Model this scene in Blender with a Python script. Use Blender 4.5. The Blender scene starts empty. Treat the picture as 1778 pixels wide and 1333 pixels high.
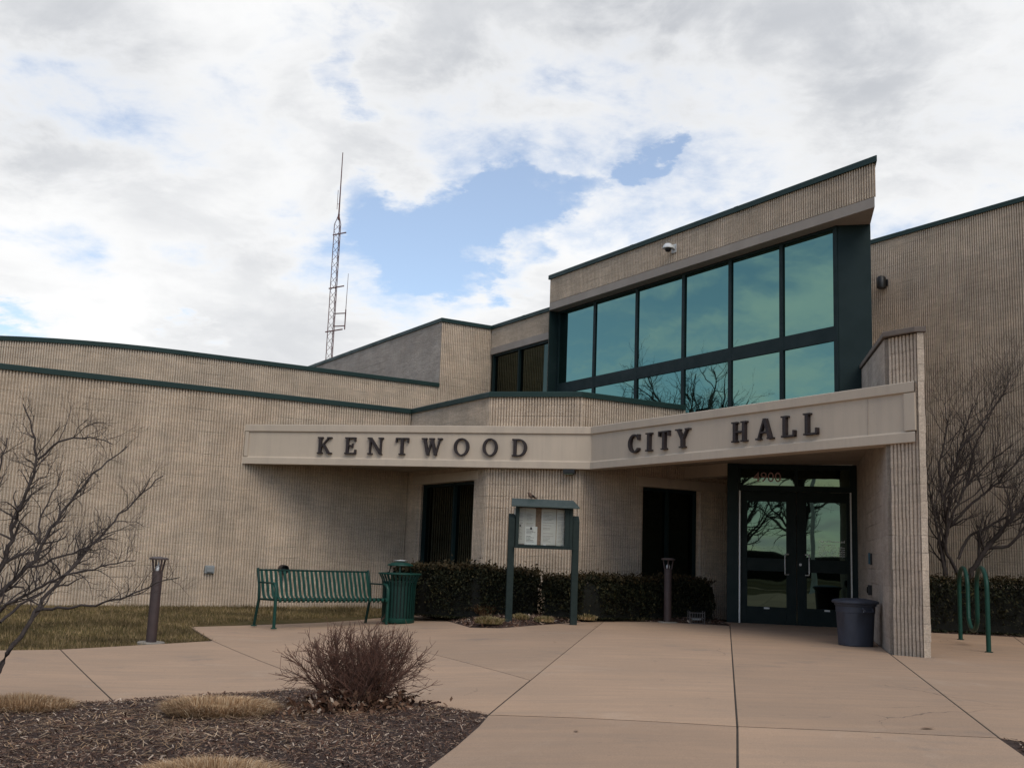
import bpy, math, random
import numpy as np
from mathutils import Vector, Matrix

R = math.radians
scene = bpy.context.scene
col = scene.collection
random.seed(7)
rng = np.random.default_rng(7)

# ------------------------------------------------------------------ camera
PITCH, ROLL, FPX = 0.1576834, 0.03657297, 1871.59
CAMZ = 1.2
cp, sp = math.cos(PITCH), math.sin(PITCH)
cr, sr = math.cos(ROLL), math.sin(ROLL)
fw = Vector((0, cp, sp)); r0 = Vector((1, 0, 0)); u0 = Vector((0, -sp, cp))
rt = r0 * cr + u0 * sr
up = u0 * cr - r0 * sr
cam_d = bpy.data.cameras.new('camera')
cam = bpy.data.objects.new('camera', cam_d)
col.objects.link(cam)
m = Matrix.Identity(4)
for i in range(3):
    m[i][0], m[i][1], m[i][2] = rt[i], up[i], -fw[i]
m[2][3] = CAMZ
cam.matrix_world = m
cam_d.sensor_width = 36.0
cam_d.lens = FPX / 1778.0 * 36.0
cam_d.clip_start = 0.1
cam_d.clip_end = 3000
scene.camera = cam

# ------------------------------------------------------------------ exposure
scene.view_settings.view_transform = 'Standard'
scene.view_settings.look = 'None'
scene.view_settings.exposure = 0.08
scene.view_settings.gamma = 1.0
scene.view_settings.use_curve_mapping = False

# ------------------------------------------------------------------ sky
SUN_EL, SUN_AZ = R(46), R(158)          # azimuth clockwise from +Y
world = bpy.data.worlds.new('World')
scene.world = world
world.use_nodes = True
wt = world.node_tree
wt.nodes.clear()


class NT:
    """small helper to chain shader nodes"""
    def __init__(self, tree):
        self.t = tree

    def n(self, typ, **kw):
        nd = self.t.nodes.new(typ)
        for k, v in kw.items():
            if k.startswith('_'):
                setattr(nd, k[1:], v)
        return nd

    def link(self, a, b):
        self.t.links.new(a, b)

    def val(self, sock, v):
        if hasattr(v, 'is_output') or hasattr(v, 'links'):
            self.t.links.new(v, sock)
        else:
            sock.default_value = v

    def math(self, op, a, b=None, c=None, clamp=False):
        nd = self.t.nodes.new('ShaderNodeMath')
        nd.operation = op
        nd.use_clamp = clamp
        self.val(nd.inputs[0], a)
        if b is not None:
            self.val(nd.inputs[1], b)
        if c is not None:
            self.val(nd.inputs[2], c)
        return nd.outputs[0]

    def mix(self, fac, a, b, blend='MIX'):
        nd = self.t.nodes.new('ShaderNodeMix')
        nd.data_type = 'RGBA'
        nd.blend_type = blend
        self.val(nd.inputs[0], fac)
        self.val(nd.inputs[6], a)
        self.val(nd.inputs[7], b)
        return nd.outputs[2]

    def noise(self, vec, scale, detail=4, rough=0.5, dist=0.0):
        nd = self.t.nodes.new('ShaderNodeTexNoise')
        if vec is not None:
            self.link(vec, nd.inputs['Vector'])
        nd.inputs['Scale'].default_value = scale
        nd.inputs['Detail'].default_value = detail
        nd.inputs['Roughness'].default_value = rough
        nd.inputs['Distortion'].default_value = dist
        return nd.outputs['Fac']

    def smooth(self, v, lo, hi, a=0.0, b=1.0):
        nd = self.t.nodes.new('ShaderNodeMapRange')
        nd.interpolation_type = 'SMOOTHSTEP'
        self.val(nd.inputs[0], v)
        nd.inputs[1].default_value = lo
        nd.inputs[2].default_value = hi
        nd.inputs[3].default_value = a
        nd.inputs[4].default_value = b
        return nd.outputs[0]


W = NT(wt)
sky = W.n('ShaderNodeTexSky', _sky_type='NISHITA', _sun_disc=False)
sky.sun_elevation = SUN_EL
sky.sun_rotation = SUN_AZ
sky.air_density = 1.0
sky.dust_density = 0.0
sky.ozone_density = 2.0
bg_sky = W.n('ShaderNodeBackground')
bg_sky.inputs['Strength'].default_value = 0.15
W.link(sky.outputs['Color'], bg_sky.inputs['Color'])
tc = W.n('ShaderNodeTexCoord')
dirn = tc.outputs['Generated']
sep = W.n('ShaderNodeSeparateXYZ')
W.link(dirn, sep.inputs[0])
zc = W.math('ADD', W.math('MAXIMUM', sep.outputs[2], 0.0), 0.22)
cmb = W.n('ShaderNodeCombineXYZ')
W.link(W.math('DIVIDE', sep.outputs[0], zc), cmb.inputs[0])
W.link(W.math('DIVIDE', sep.outputs[1], zc), cmb.inputs[1])
cmb.inputs[2].default_value = 3.7
pl = cmb.outputs[0]
fb = W.noise(pl, 1.35, 10, 0.56, 0.25)
fb2 = W.noise(pl, 4.2, 8, 0.6, 0.4)
big = W.noise(pl, 0.8, 3, 0.5, 0.0)


wn1 = W.n('ShaderNodeTexNoise')
W.link(pl, wn1.inputs['Vector'])
wn1.inputs['Scale'].default_value = 4.5
wn1.inputs['Detail'].default_value = 9
wn1.inputs['Roughness'].default_value = .62
wsub = W.n('ShaderNodeVectorMath', _operation='SUBTRACT')
W.link(wn1.outputs['Color'], wsub.inputs[0])
wsub.inputs[1].default_value = (.5, .5, .5)
wscl = W.n('ShaderNodeVectorMath', _operation='SCALE')
W.link(wsub.outputs[0], wscl.inputs[0])
wscl.inputs['Scale'].default_value = .17
wadd = W.n('ShaderNodeVectorMath', _operation='ADD')
W.link(dirn, wadd.inputs[0])
W.link(wscl.outputs[0], wadd.inputs[1])
wnrm = W.n('ShaderNodeVectorMath', _operation='NORMALIZE')
W.link(wadd.outputs[0], wnrm.inputs[0])


def blob(v, rad, amp):
    vm = W.n('ShaderNodeVectorMath', _operation='DOT_PRODUCT')
    W.link(wnrm.outputs[0], vm.inputs[0])
    vm.inputs[1].default_value = Vector(v).normalized()
    return W.smooth(vm.outputs['Value'], math.cos(rad), 1.0, 0.0, amp)


def addall(lst):
    a = lst[0]
    for b in lst[1:]:
        a = W.math('ADD', a, b)
    return a


# openings in the cloud deck (directions of the blue patches)
holes = addall([blob(v, r, a) for v, r, a in [
    ((-.1335, .9406, .312), .040, .20), ((-.090, .953, .288), .050, .26), ((-.057, .959, .273), .055, .30),
    ((-.024, .953, .304), .052, .30), ((.016, .945, .327), .042, .24), ((.060, .938, .343), .026, .14),
    ((.105, .9245, .364), .028, .24), ((.130, .918, .372), .020, .18), ((.004, .9615, .268), .045, .22), ((-.150, .888, .43), .036, .15),
    ((-.164, .902, .40), .030, .17), ((-.406, .894, .185), .040, .22), ((-.430, .887, .168), .04, .16),
    ((-.283, .942, .180), .030, .24), ((-.104, .957, .268), .04, .16), ((.03, .945, .30), .03, .15)]])
fb3 = W.noise(pl, 11.0, 6, .62, .3)
holes = W.math('MINIMUM', holes, .36)
deck = blob((-.05, .93, .36), .95, .25)            # the cloud bank ahead; broken sky elsewhere
dens = W.math('ADD', W.math('MULTIPLY', fb, 1.35), W.math('MULTIPLY', fb2, .75))
dens = W.math('ADD', dens, W.math('MULTIPLY', fb3, .30))
bank = addall([blob(v, r, a) for v, r, a in [((-.36, .90, .255), .10, .16), ((-.27, .925, .25), .10, .15), ((-.20, .95, .235), .075, .13), ((-.47, .86, .21), .09, .10), ((.05, .925, .40), .06, .10)]])
dens = W.math('ADD', dens, bank)
dens = W.math('ADD', dens, W.smooth(sep.outputs[2], .12, .36, .12, 0.0))      # cloud piles up towards the horizon
dens = W.math('SUBTRACT', dens, .035)
dens = W.math('ADD', W.math('SUBTRACT', dens, .81), W.math('SUBTRACT', deck, holes))
cover = W.smooth(dens, .29, .66, .17, 1.0)
# cloud tone: broad grey bases, bright edges
greyb = addall([blob(v, r, a) for v, r, a in [
    ((-.42, .82, .40), .16, .42), ((-.33, .86, .36), .14, .30), ((.06, .89, .45), .20, .36), ((.20, .87, .45), .22, .42),
    ((-.02, .90, .47), .2, .25), ((-.23, .957, .168), .12, .34), ((.35, .84, .42), .2, .34), ((-.13, .90, .42), .14, .16)]])
tone = W.math('ADD', W.smooth(big, .44, .68, .0, .26), W.math('MULTIPLY', greyb, W.smooth(fb, .36, .60, .5, 1.0)))
tone = W.math('ADD', tone, W.smooth(fb2, .34, .66, -.10, .10), clamp=True)
tone = W.math('MULTIPLY', tone, W.smooth(dens, .42, .80))
ccol = W.mix(tone, (.955, .957, .957, 1), (.45, .475, .52, 1))
bg_c = W.n('ShaderNodeBackground')
W.link(ccol, bg_c.inputs['Color'])
bg_c.inputs['Strength'].default_value = 1.0
mx = W.n('ShaderNodeMixShader')
W.link(cover, mx.inputs[0])
W.link(bg_sky.outputs[0], mx.inputs[1])
W.link(bg_c.outputs[0], mx.inputs[2])
wo = W.n('ShaderNodeOutputWorld')
W.link(mx.outputs[0], wo.inputs[0])

# ------------------------------------------------------------------ sun (veiled by cloud)
sd = bpy.data.lights.new('sun', 'SUN')
sd.energy = 1.6
sd.angle = R(36)
sd.color = (1.0, .92, .80)
sun = bpy.data.objects.new('sun', sd)
col.objects.link(sun)
sdir = Vector((math.sin(SUN_AZ) * math.cos(SUN_EL), math.cos(SUN_AZ) * math.cos(SUN_EL), math.sin(SUN_EL)))
sun.rotation_euler = sdir.to_track_quat('Z', 'Y').to_euler()
sun.location = sdir * 60


# ------------------------------------------------------------------ materials
def new_mat(name):
    mt = bpy.data.materials.new(name)
    mt.use_nodes = True
    mt.node_tree.nodes.clear()
    N = NT(mt.node_tree)
    out = N.n('ShaderNodeOutputMaterial')
    b = N.n('ShaderNodeBsdfPrincipled')
    N.link(b.outputs[0], out.inputs[0])
    return mt, N, b


def bump(N, b, height, strength, dist=.01):
    bp = N.n('ShaderNodeBump')
    bp.inputs['Strength'].default_value = strength
    bp.inputs['Distance'].default_value = dist
    N.link(height, bp.inputs['Height'])
    N.link(bp.outputs[0], b.inputs['Normal'])


def M(name, c1, c2=None, rough=.8, metal=0.0, scale=6, detail=5, bscale=None, bstr=.3, bdist=.01, spec=.4, lo=.35, hi=.65, coat=0):
    mt, N, b = new_mat(name)
    t = N.n('ShaderNodeTexCoord').outputs['Object']
    c1 = tuple(c1) + (1,)
    c2 = tuple(c2) + (1,) if c2 else tuple(x * .8 for x in c1[:3]) + (1,)
    f = N.smooth(N.noise(t, scale, detail, .6), lo, hi)
    N.link(N.mix(f, c1, c2), b.inputs['Base Color'])
    b.inputs['Metallic'].default_value = metal
    b.inputs['Specular IOR Level'].default_value = spec
    rr = N.smooth(N.noise(t, scale * 2.3, 4, .6), .3, .7, rough - .06, min(1, rough + .08))
    N.link(rr, b.inputs['Roughness'])
    if coat:
        b.inputs['Coat Weight'].default_value = coat
    if bscale:
        bump(N, b, N.noise(t, bscale, 5, .6), bstr, bdist)
    return mt


def masonry(name, base, joint_v=.2, joint_u=.4, rock=.012, rscale=26, var=.22, mortar=.62, ju_amt=.7):
    mt, N, b = new_mat(name)
    tcn = N.n('ShaderNodeTexCoord')
    t = tcn.outputs['Object']
    uv = N.n('ShaderNodeUVMap').outputs[0]
    s = N.n('ShaderNodeSeparateXYZ')
    N.link(uv, s.inputs[0])
    v = N.math('DIVIDE', s.outputs[1], joint_v)
    row = N.math('FLOOR', v)
    half = N.math('MULTIPLY', N.math('MODULO', row, 2.0), .5)
    uu = N.math('ADD', N.math('DIVIDE', s.outputs[0], joint_u), half)
    cb = N.n('ShaderNodeCombineXYZ')
    N.link(N.math('FLOOR', uu), cb.inputs[0])
    N.link(row, cb.inputs[1])
    wn = N.n('ShaderNodeTexWhiteNoise', _noise_dimensions='2D')
    N.link(cb.outputs[0], wn.inputs[0])
    fv = N.math('FRACT', v)
    jm = N.smooth(N.math('ABSOLUTE', N.math('SUBTRACT', fv, .5)), .455, .49)
    fu = N.math('FRACT', uu)
    ju = N.smooth(N.math('ABSOLUTE', N.math('SUBTRACT', fu, .5)), .475, .492)
    # some joints are tight and hardly show
    jvis = N.smooth(N.noise(t, .9, 3, .6), .45, .66, .05, .7)
    jf = N.math('MULTIPLY', N.math('MAXIMUM', jm, N.math('MULTIPLY', ju, ju_amt)), jvis)
    c = tuple(base) + (1,)
    dk = tuple(x * mortar for x in base) + (1,)
    br = N.smooth(wn.outputs[0], 0, 1, 1 - var / 2, 1 + var / 2)
    mo = N.smooth(N.noise(t, 1.3, 6, .65), .3, .7, .88, 1.10)
    sp_ = N.smooth(N.noise(t, 60, 4, .75), .30, .72, .74, 1.20)
    mh = N.n('ShaderNodeMapping')
    N.link(t, mh.inputs[0])
    mh.inputs['Scale'].default_value = (1.2, 1.2, 9)
    sp_ = N.math('MULTIPLY', sp_, N.smooth(N.noise(mh.outputs[0], 2.4, 5, .7), .34, .68, .90, 1.08))
    ms = N.n('ShaderNodeMapping')
    N.link(t, ms.inputs[0])
    ms.inputs['Scale'].default_value = (2.2, 2.2, .16)
    strk = N.smooth(N.noise(ms.outputs[0], 1.6, 6, .7), .34, .70, .93, 1.04)
    k = N.math('MULTIPLY', N.math('MULTIPLY', N.math('MULTIPLY', br, mo), sp_), strk)
    hue = N.mix(N.noise(t, 2.2, 4, .6), c, (base[0] * 1.04, base[1] * .97, base[2] * .90, 1))
    vm = N.n('ShaderNodeVectorMath', _operation='SCALE')
    N.link(N.mix(jf, hue, dk), vm.inputs[0])
    N.link(k, vm.inputs['Scale'])
    N.link(vm.outputs[0], b.inputs['Base Color'])
    b.inputs['Roughness'].default_value = .93
    b.inputs['Specular IOR Level'].default_value = .2
    h = N.math('SUBTRACT', N.math('ADD', N.noise(t, rscale, 7, .68), N.math('MULTIPLY', N.noise(t, 120, 2, .5), .25)), N.math('MULTIPLY', jf, .8))
    bump(N, b, h, 1.0, rock)
    return mt


def glass_mat(name, tint, rough=.012, wav=.0012):
    mt, N, b = new_mat(name)
    t = N.n('ShaderNodeTexCoord').outputs['Object']
    b.inputs['Metallic'].default_value = 1.0
    b.inputs['Base Color'].default_value = tuple(tint) + (1,)
    b.inputs['Roughness'].default_value = rough
    bump(N, b, N.noise(t, .9, 2, .5), .25, wav * 8)
    return mt


mt_rib = masonry('split fluted block', (.57, .475, .375), rock=.014, rscale=30, var=.08, mortar=.8, ju_amt=0.0)
mt_block = masonry('split face block', (.41, .355, .305), rock=.026, rscale=17, var=.12, mortar=.8)
mt_smooth = masonry('ground face block', (.50, .42, .34), rock=.010, rscale=40, var=.10, mortar=.85)
def precast():
    mt, N, b = new_mat('painted precast')
    t = N.n('ShaderNodeTexCoord').outputs['Object']
    ms = N.n('ShaderNodeMapping')
    N.link(t, ms.inputs[0])
    ms.inputs['Scale'].default_value = (3.0, 3.0, .22)
    st = N.smooth(N.noise(ms.outputs[0], 2.0, 7, .7), .42, .72)
    c = N.mix(N.smooth(N.noise(t, 1.1, 5, .6), .3, .7), (.485, .40, .310, 1), (.44, .365, .285, 1))
    c = N.mix(N.math('MULTIPLY', st, .3), c, (.33, .275, .23, 1))
    sp_ = N.smooth(N.noise(t, 26, 3, .6), .70, .78)
    c = N.mix(N.math('MULTIPLY', sp_, .6), c, (.20, .16, .13, 1))
    N.link(c, b.inputs['Base Color'])
    b.inputs['Roughness'].default_value = .78
    b.inputs['Specular IOR Level'].default_value = .3
    bump(N, b, N.noise(t, 80, 4, .6), .2, .006)
    return mt


mt_precast = precast()
mt_lintel = M('cast stone lintel', (.33, .28, .235), (.285, .243, .205), .85, scale=2, bscale=60, bstr=.2)
mt_soffit = M('soffit stucco', (.40, .33, .265), (.35, .29, .23), .85, scale=2.5, bscale=140, bstr=.2)
mt_coping = M('green metal coping', (.011, .029, .025), (.015, .035, .030), .5, scale=1.2, spec=.25)
mt_frame = M('green aluminium frame', (.0065, .0165, .0165), (.009, .020, .020), .55, scale=2, spec=.2)
mt_door = M('green door paint', (.005, .0115, .011), (.0065, .014, .013), .6, scale=3, spec=.2)
mt_glass_hi = glass_mat('tinted reflective glass', (.135, .25, .215))
mt_glass_lo = glass_mat('dark tinted glass', (.045, .060, .045))
mt_glass_door = glass_mat('door glass', (.075, .110, .090), wav=.0015)
mt_letter = M('bronze letter', (.022, .015, .0145), (.030, .021, .020), .6, scale=8, spec=.35)
mt_steel = M('brushed steel', (.62, .62, .60), (.54, .54, .53), .45, metal=.35, scale=20)
mt_roof = M('roof membrane', (.10, .10, .10), rough=.9, scale=2)
mt_green = M('green powder coat', (.006, .042, .030), (.008, .050, .036), 0.45, scale=7, spec=.25, bscale=160, bstr=.06)
mt_greendk = M('dark green powder coat', (.006, .032, .025), (.005, .026, .020), 0.5, scale=7, spec=.22)
mt_black = M('black plastic', (.010, .010, .011), rough=.5, scale=10)
mt_bollard = M('bollard bronze', (.055, .036, .033), (.043, .029, .027), .6, scale=9, spec=.35)
mt_bollcap = M('bollard cap', (.10, .075, .07), (.075, .06, .055), .6, scale=9)
mt_white = M('white plastic', (.60, .61, .60), rough=.4, scale=6)
mt_grey = M('grey metal box', (.27, .28, .275), rough=.5, scale=6)
mt_paper = M('paper', (.62, .62, .55), (.56, .56, .49), .8, scale=5)
mt_paper2 = M('white paper', (.75, .77, .70), (.70, .72, .66), .8, scale=5)
mt_cork = M('cork board', (.30, .20, .13), (.22, .15, .10), .9, scale=60)
mt_ink = M('ink', (.06, .06, .055), rough=.9)
mt_ink2 = M('pale ink', (.32, .32, .29), rough=.9)
mt_boardpaint = M('board paint', (.013, .022, .020), (.017, .027, .024), .65, scale=14, bscale=40, bstr=.1, spec=.2)
mt_boardroof = M('board roof paint', (.030, .047, .043), (.037, .055, .050), .55, scale=7)
mt_tub = M('slate blue plastic', (.036, .042, .060), (.031, .036, .050), .5, scale=5, spec=.4)
mt_bark = M('bark', (.075, .058, .050), (.045, .034, .030), .9, scale=30, bscale=50, bstr=.5)
mt_barkdk = M('dark bark', (.048, .036, .031), (.030, .023, .020), .9, scale=30, bscale=50, bstr=.5)
mt_twig = M('red brown twig', (.140, .064, .042), (.080, .043, .030), .85, scale=25)
mt_deadleaf = M('dead leaf', (.17, .085, .045), (.30, .20, .13), .85, scale=14)
mt_hedge_ = M('hedge leaf', (.016, .019, .010), (.034, .032, .014), .7, scale=5, detail=6, spec=.2)
mt_hedgetip = M('hedge bronze tip', (.050, .032, .012), (.028, .022, .009), .7, scale=7, spec=.2)
mt_strawA = M('dormant straw', (.36, .235, .12), (.26, .165, .085), .9, scale=9, spec=.15)
mt_strawB = M('rusty straw', (.25, .135, .065), (.17, .095, .05), .9, scale=9, spec=.15)
mt_strawG = M('greening tuft', (.26, .25, .09), (.34, .27, .15), .9, scale=9, spec=.15)
mt_mast = M('mast steel', (.11, .055, .052), (.15, .075, .070), .6, scale=2)
mt_pink = M('number vinyl', (.46, .29, .28), rough=.6)
mt_vinyl = M('white vinyl', (.80, .80, .78), rough=.6)
mt_feather = M('brown feather', (.10, .055, .035), (.16, .11, .08), .8, scale=60)
mt_lamp = M('dark fixture', (.012, .011, .010), rough=.45)
mt_curb = M('footing concrete', (.26, .23, .19), (.21, .185, .155), .9, scale=9, bscale=60)


def concrete():
    mt, N, b = new_mat('tan brushed concrete')
    t = N.n('ShaderNodeTexCoord').outputs['Object']
    mp = N.n('ShaderNodeMapping')
    N.link(t, mp.inputs[0])
    mp.inputs['Rotation'].default_value = (0, 0, R(14))
    mp.inputs['Scale'].default_value = (.6, 4.0, 1)
    oi = N.n('ShaderNodeObjectInfo')
    big_ = N.smooth(N.noise(t, .55, 5, .6), .3, .7)
    streak = N.smooth(N.noise(mp.outputs[0], 1.7, 6, .65, .4), .35, .68)
    c = N.mix(big_, (.460, .306, .200, 1), (.385, .262, .175, 1))
    c = N.mix(N.math('MULTIPLY', streak, .55), c, (.335, .240, .170, 1))
    grime = N.smooth(N.noise(t, 1.15, 7, .7), .56, .74)
    c = N.mix(N.math('MULTIPLY', grime, .62), c, (.215, .178, .147, 1))
    wear = N.smooth(N.noise(t, .8, 6, .7, .6), .55, .72)
    c = N.mix(N.math('MULTIPLY', wear, .35), c, (.50, .38, .28, 1))
    spots = N.smooth(N.noise(t, 7, 3, .55), .70, .76)
    c = N.mix(N.math('MULTIPLY', spots, .45), c, (.17, .135, .11, 1))
    wv = N.n('ShaderNodeVectorMath', _operation='MULTIPLY_ADD')
    nz = N.n('ShaderNodeTexNoise')
    nz.inputs['Scale'].default_value = 3.0
    nz.inputs['Detail'].default_value = 6
    N.link(t, nz.inputs['Vector'])
    N.link(nz.outputs['Color'], wv.inputs[0])
    wv.inputs[1].default_value = (.35, .35, 0)
    N.link(t, wv.inputs[2])
    vo = N.n('ShaderNodeTexVoronoi', _feature='DISTANCE_TO_EDGE')
    vo.inputs['Scale'].default_value = .33
    N.link(wv.outputs[0], vo.inputs['Vector'])
    crk = N.math('MULTIPLY', N.smooth(vo.outputs['Distance'], .0, .0022, 1.0, 0.0), N.smooth(N.noise(t, .45, 2, .5), .54, .60))
    c = N.mix(N.math('MULTIPLY', crk, .65), c, (.09, .07, .055, 1))
    fine = N.smooth(N.noise(t, 130, 3, .7), .3, .72, .84, 1.10)
    tone_ = N.smooth(oi.outputs['Random'], 0, 1, .92, 1.07)
    vm = N.n('ShaderNodeVectorMath', _operation='SCALE')
    N.link(c, vm.inputs[0])
    N.link(N.math('MULTIPLY', fine, tone_), vm.inputs['Scale'])
    N.link(vm.outputs[0], b.inputs['Base Color'])
    b.inputs['Roughness'].default_value = .88
    b.inputs['Specular IOR Level'].default_value = .25
    mp2 = N.n('ShaderNodeMapping')
    N.link(t, mp2.inputs[0])
    mp2.inputs['Rotation'].default_value = (0, 0, R(14))
    mp2.inputs['Scale'].default_value = (4, 60, 1)
    bump(N, b, N.math('ADD', N.noise(mp2.outputs[0], 3, 3, .6), N.noise(t, 160, 2, .6)), .35, .004)
    return mt


def ground_mat():
    mt, N, b = new_mat('dormant lawn soil')
    t = N.n('ShaderNodeTexCoord').outputs['Object']
    a = N.smooth(N.noise(t, .5, 6, .65), .35, .65)
    c = N.mix(a, (.10, .072, .030, 1), (.055, .054, .018, 1))
    c = N.mix(N.smooth(N.noise(t, 18, 5, .7), .35, .7), c, (.14, .098, .048, 1))
    N.link(c, b.inputs['Base Color'])
    b.inputs['Roughness'].default_value = .95
    b.inputs['Specular IOR Level'].default_value = .1
    bump(N, b, N.noise(t, 40, 6, .7), .8, .03)
    return mt


def varied(name, stops, rough=.9, nscale=3.0, lohi=(.75, 1.2)):
    """per-island random colour for chips, blades and leaves"""
    mt, N, b = new_mat(name)
    g_ = N.n('ShaderNodeNewGeometry')
    rp = N.n('ShaderNodeValToRGB')
    rp.color_ramp.interpolation = 'LINEAR'
    while len(rp.color_ramp.elements) < len(stops):
        rp.color_ramp.elements.new(.5)
    for e_, (p_, c_) in zip(rp.color_ramp.elements, stops):
        e_.position = p_
        e_.color = tuple(c_) + (1,)
    N.link(g_.outputs['Random Per Island'], rp.inputs[0])
    t = N.n('ShaderNodeTexCoord').outputs['Object']
    k = N.smooth(N.noise(t, nscale, 5, .6), .3, .7, *lohi)
    vm = N.n('ShaderNodeVectorMath', _operation='SCALE')
    N.link(rp.outputs[0], vm.inputs[0])
    N.link(k, vm.inputs['Scale'])
    N.link(vm.outputs[0], b.inputs['Base Color'])
    b.inputs['Roughness'].default_value = rough
    b.inputs['Specular IOR Level'].default_value = .2
    return mt


mt_conc = concrete()
mt_dirt = M('joint dirt', (.035, .027, .020), (.06, .045, .03), .95, scale=30)
mt_ground = ground_mat()
mt_chip = varied('wood chips', [(0, (.036, .018, .012)), (.42, (.100, .050, .032)), (.68, (.185, .110, .074)), (.88, (.31, .215, .15)), (1, (.54, .43, .33))])
mt_soil = M('mulch bed', (.040, .023, .017), (.085, .05, .036), .95, scale=22, detail=7, bscale=45, bstr=1.0, bdist=.03)
mt_lawn = varied('lawn blades', lohi=(.45, 1.45), stops= [(0, (.060, .056, .018)), (.30, (.125, .090, .034)), (.65, (.20, .138, .064)), (1, (.31, .22, .12))], nscale=1.2)
mt_leafv = varied('hedge foliage', lohi=(.55, 1.6), stops= [(0, (.006, .008, .003)), (.5, (.013, .015, .006)), (.85, (.026, .024, .009)), (1, (.055, .042, .017))], rough=.75, nscale=4)
mt_straw = varied('straw blades', [(0, (.22, .125, .062)), (.4, (.40, .25, .135)), (.8, (.54, .37, .22)), (1, (.66, .50, .33))])
mt_rust = varied('rust blades', [(0, (.11, .055, .026)), (.5, (.22, .12, .055)), (1, (.36, .22, .11))])
mt_tuft = varied('greening blades', [(0, (.10, .085, .03)), (.4, (.22, .175, .07)), (.8, (.38, .28, .15)), (1, (.5, .40, .25))])
mt_litter = varied('leaf litter', [(0, (.04, .02, .013)), (.6, (.105, .05, .028)), (.9, (.20, .12, .075)), (1, (.42, .33, .25))])

# ------------------------------------------------------------------ mesh helpers
ORG = {}


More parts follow.
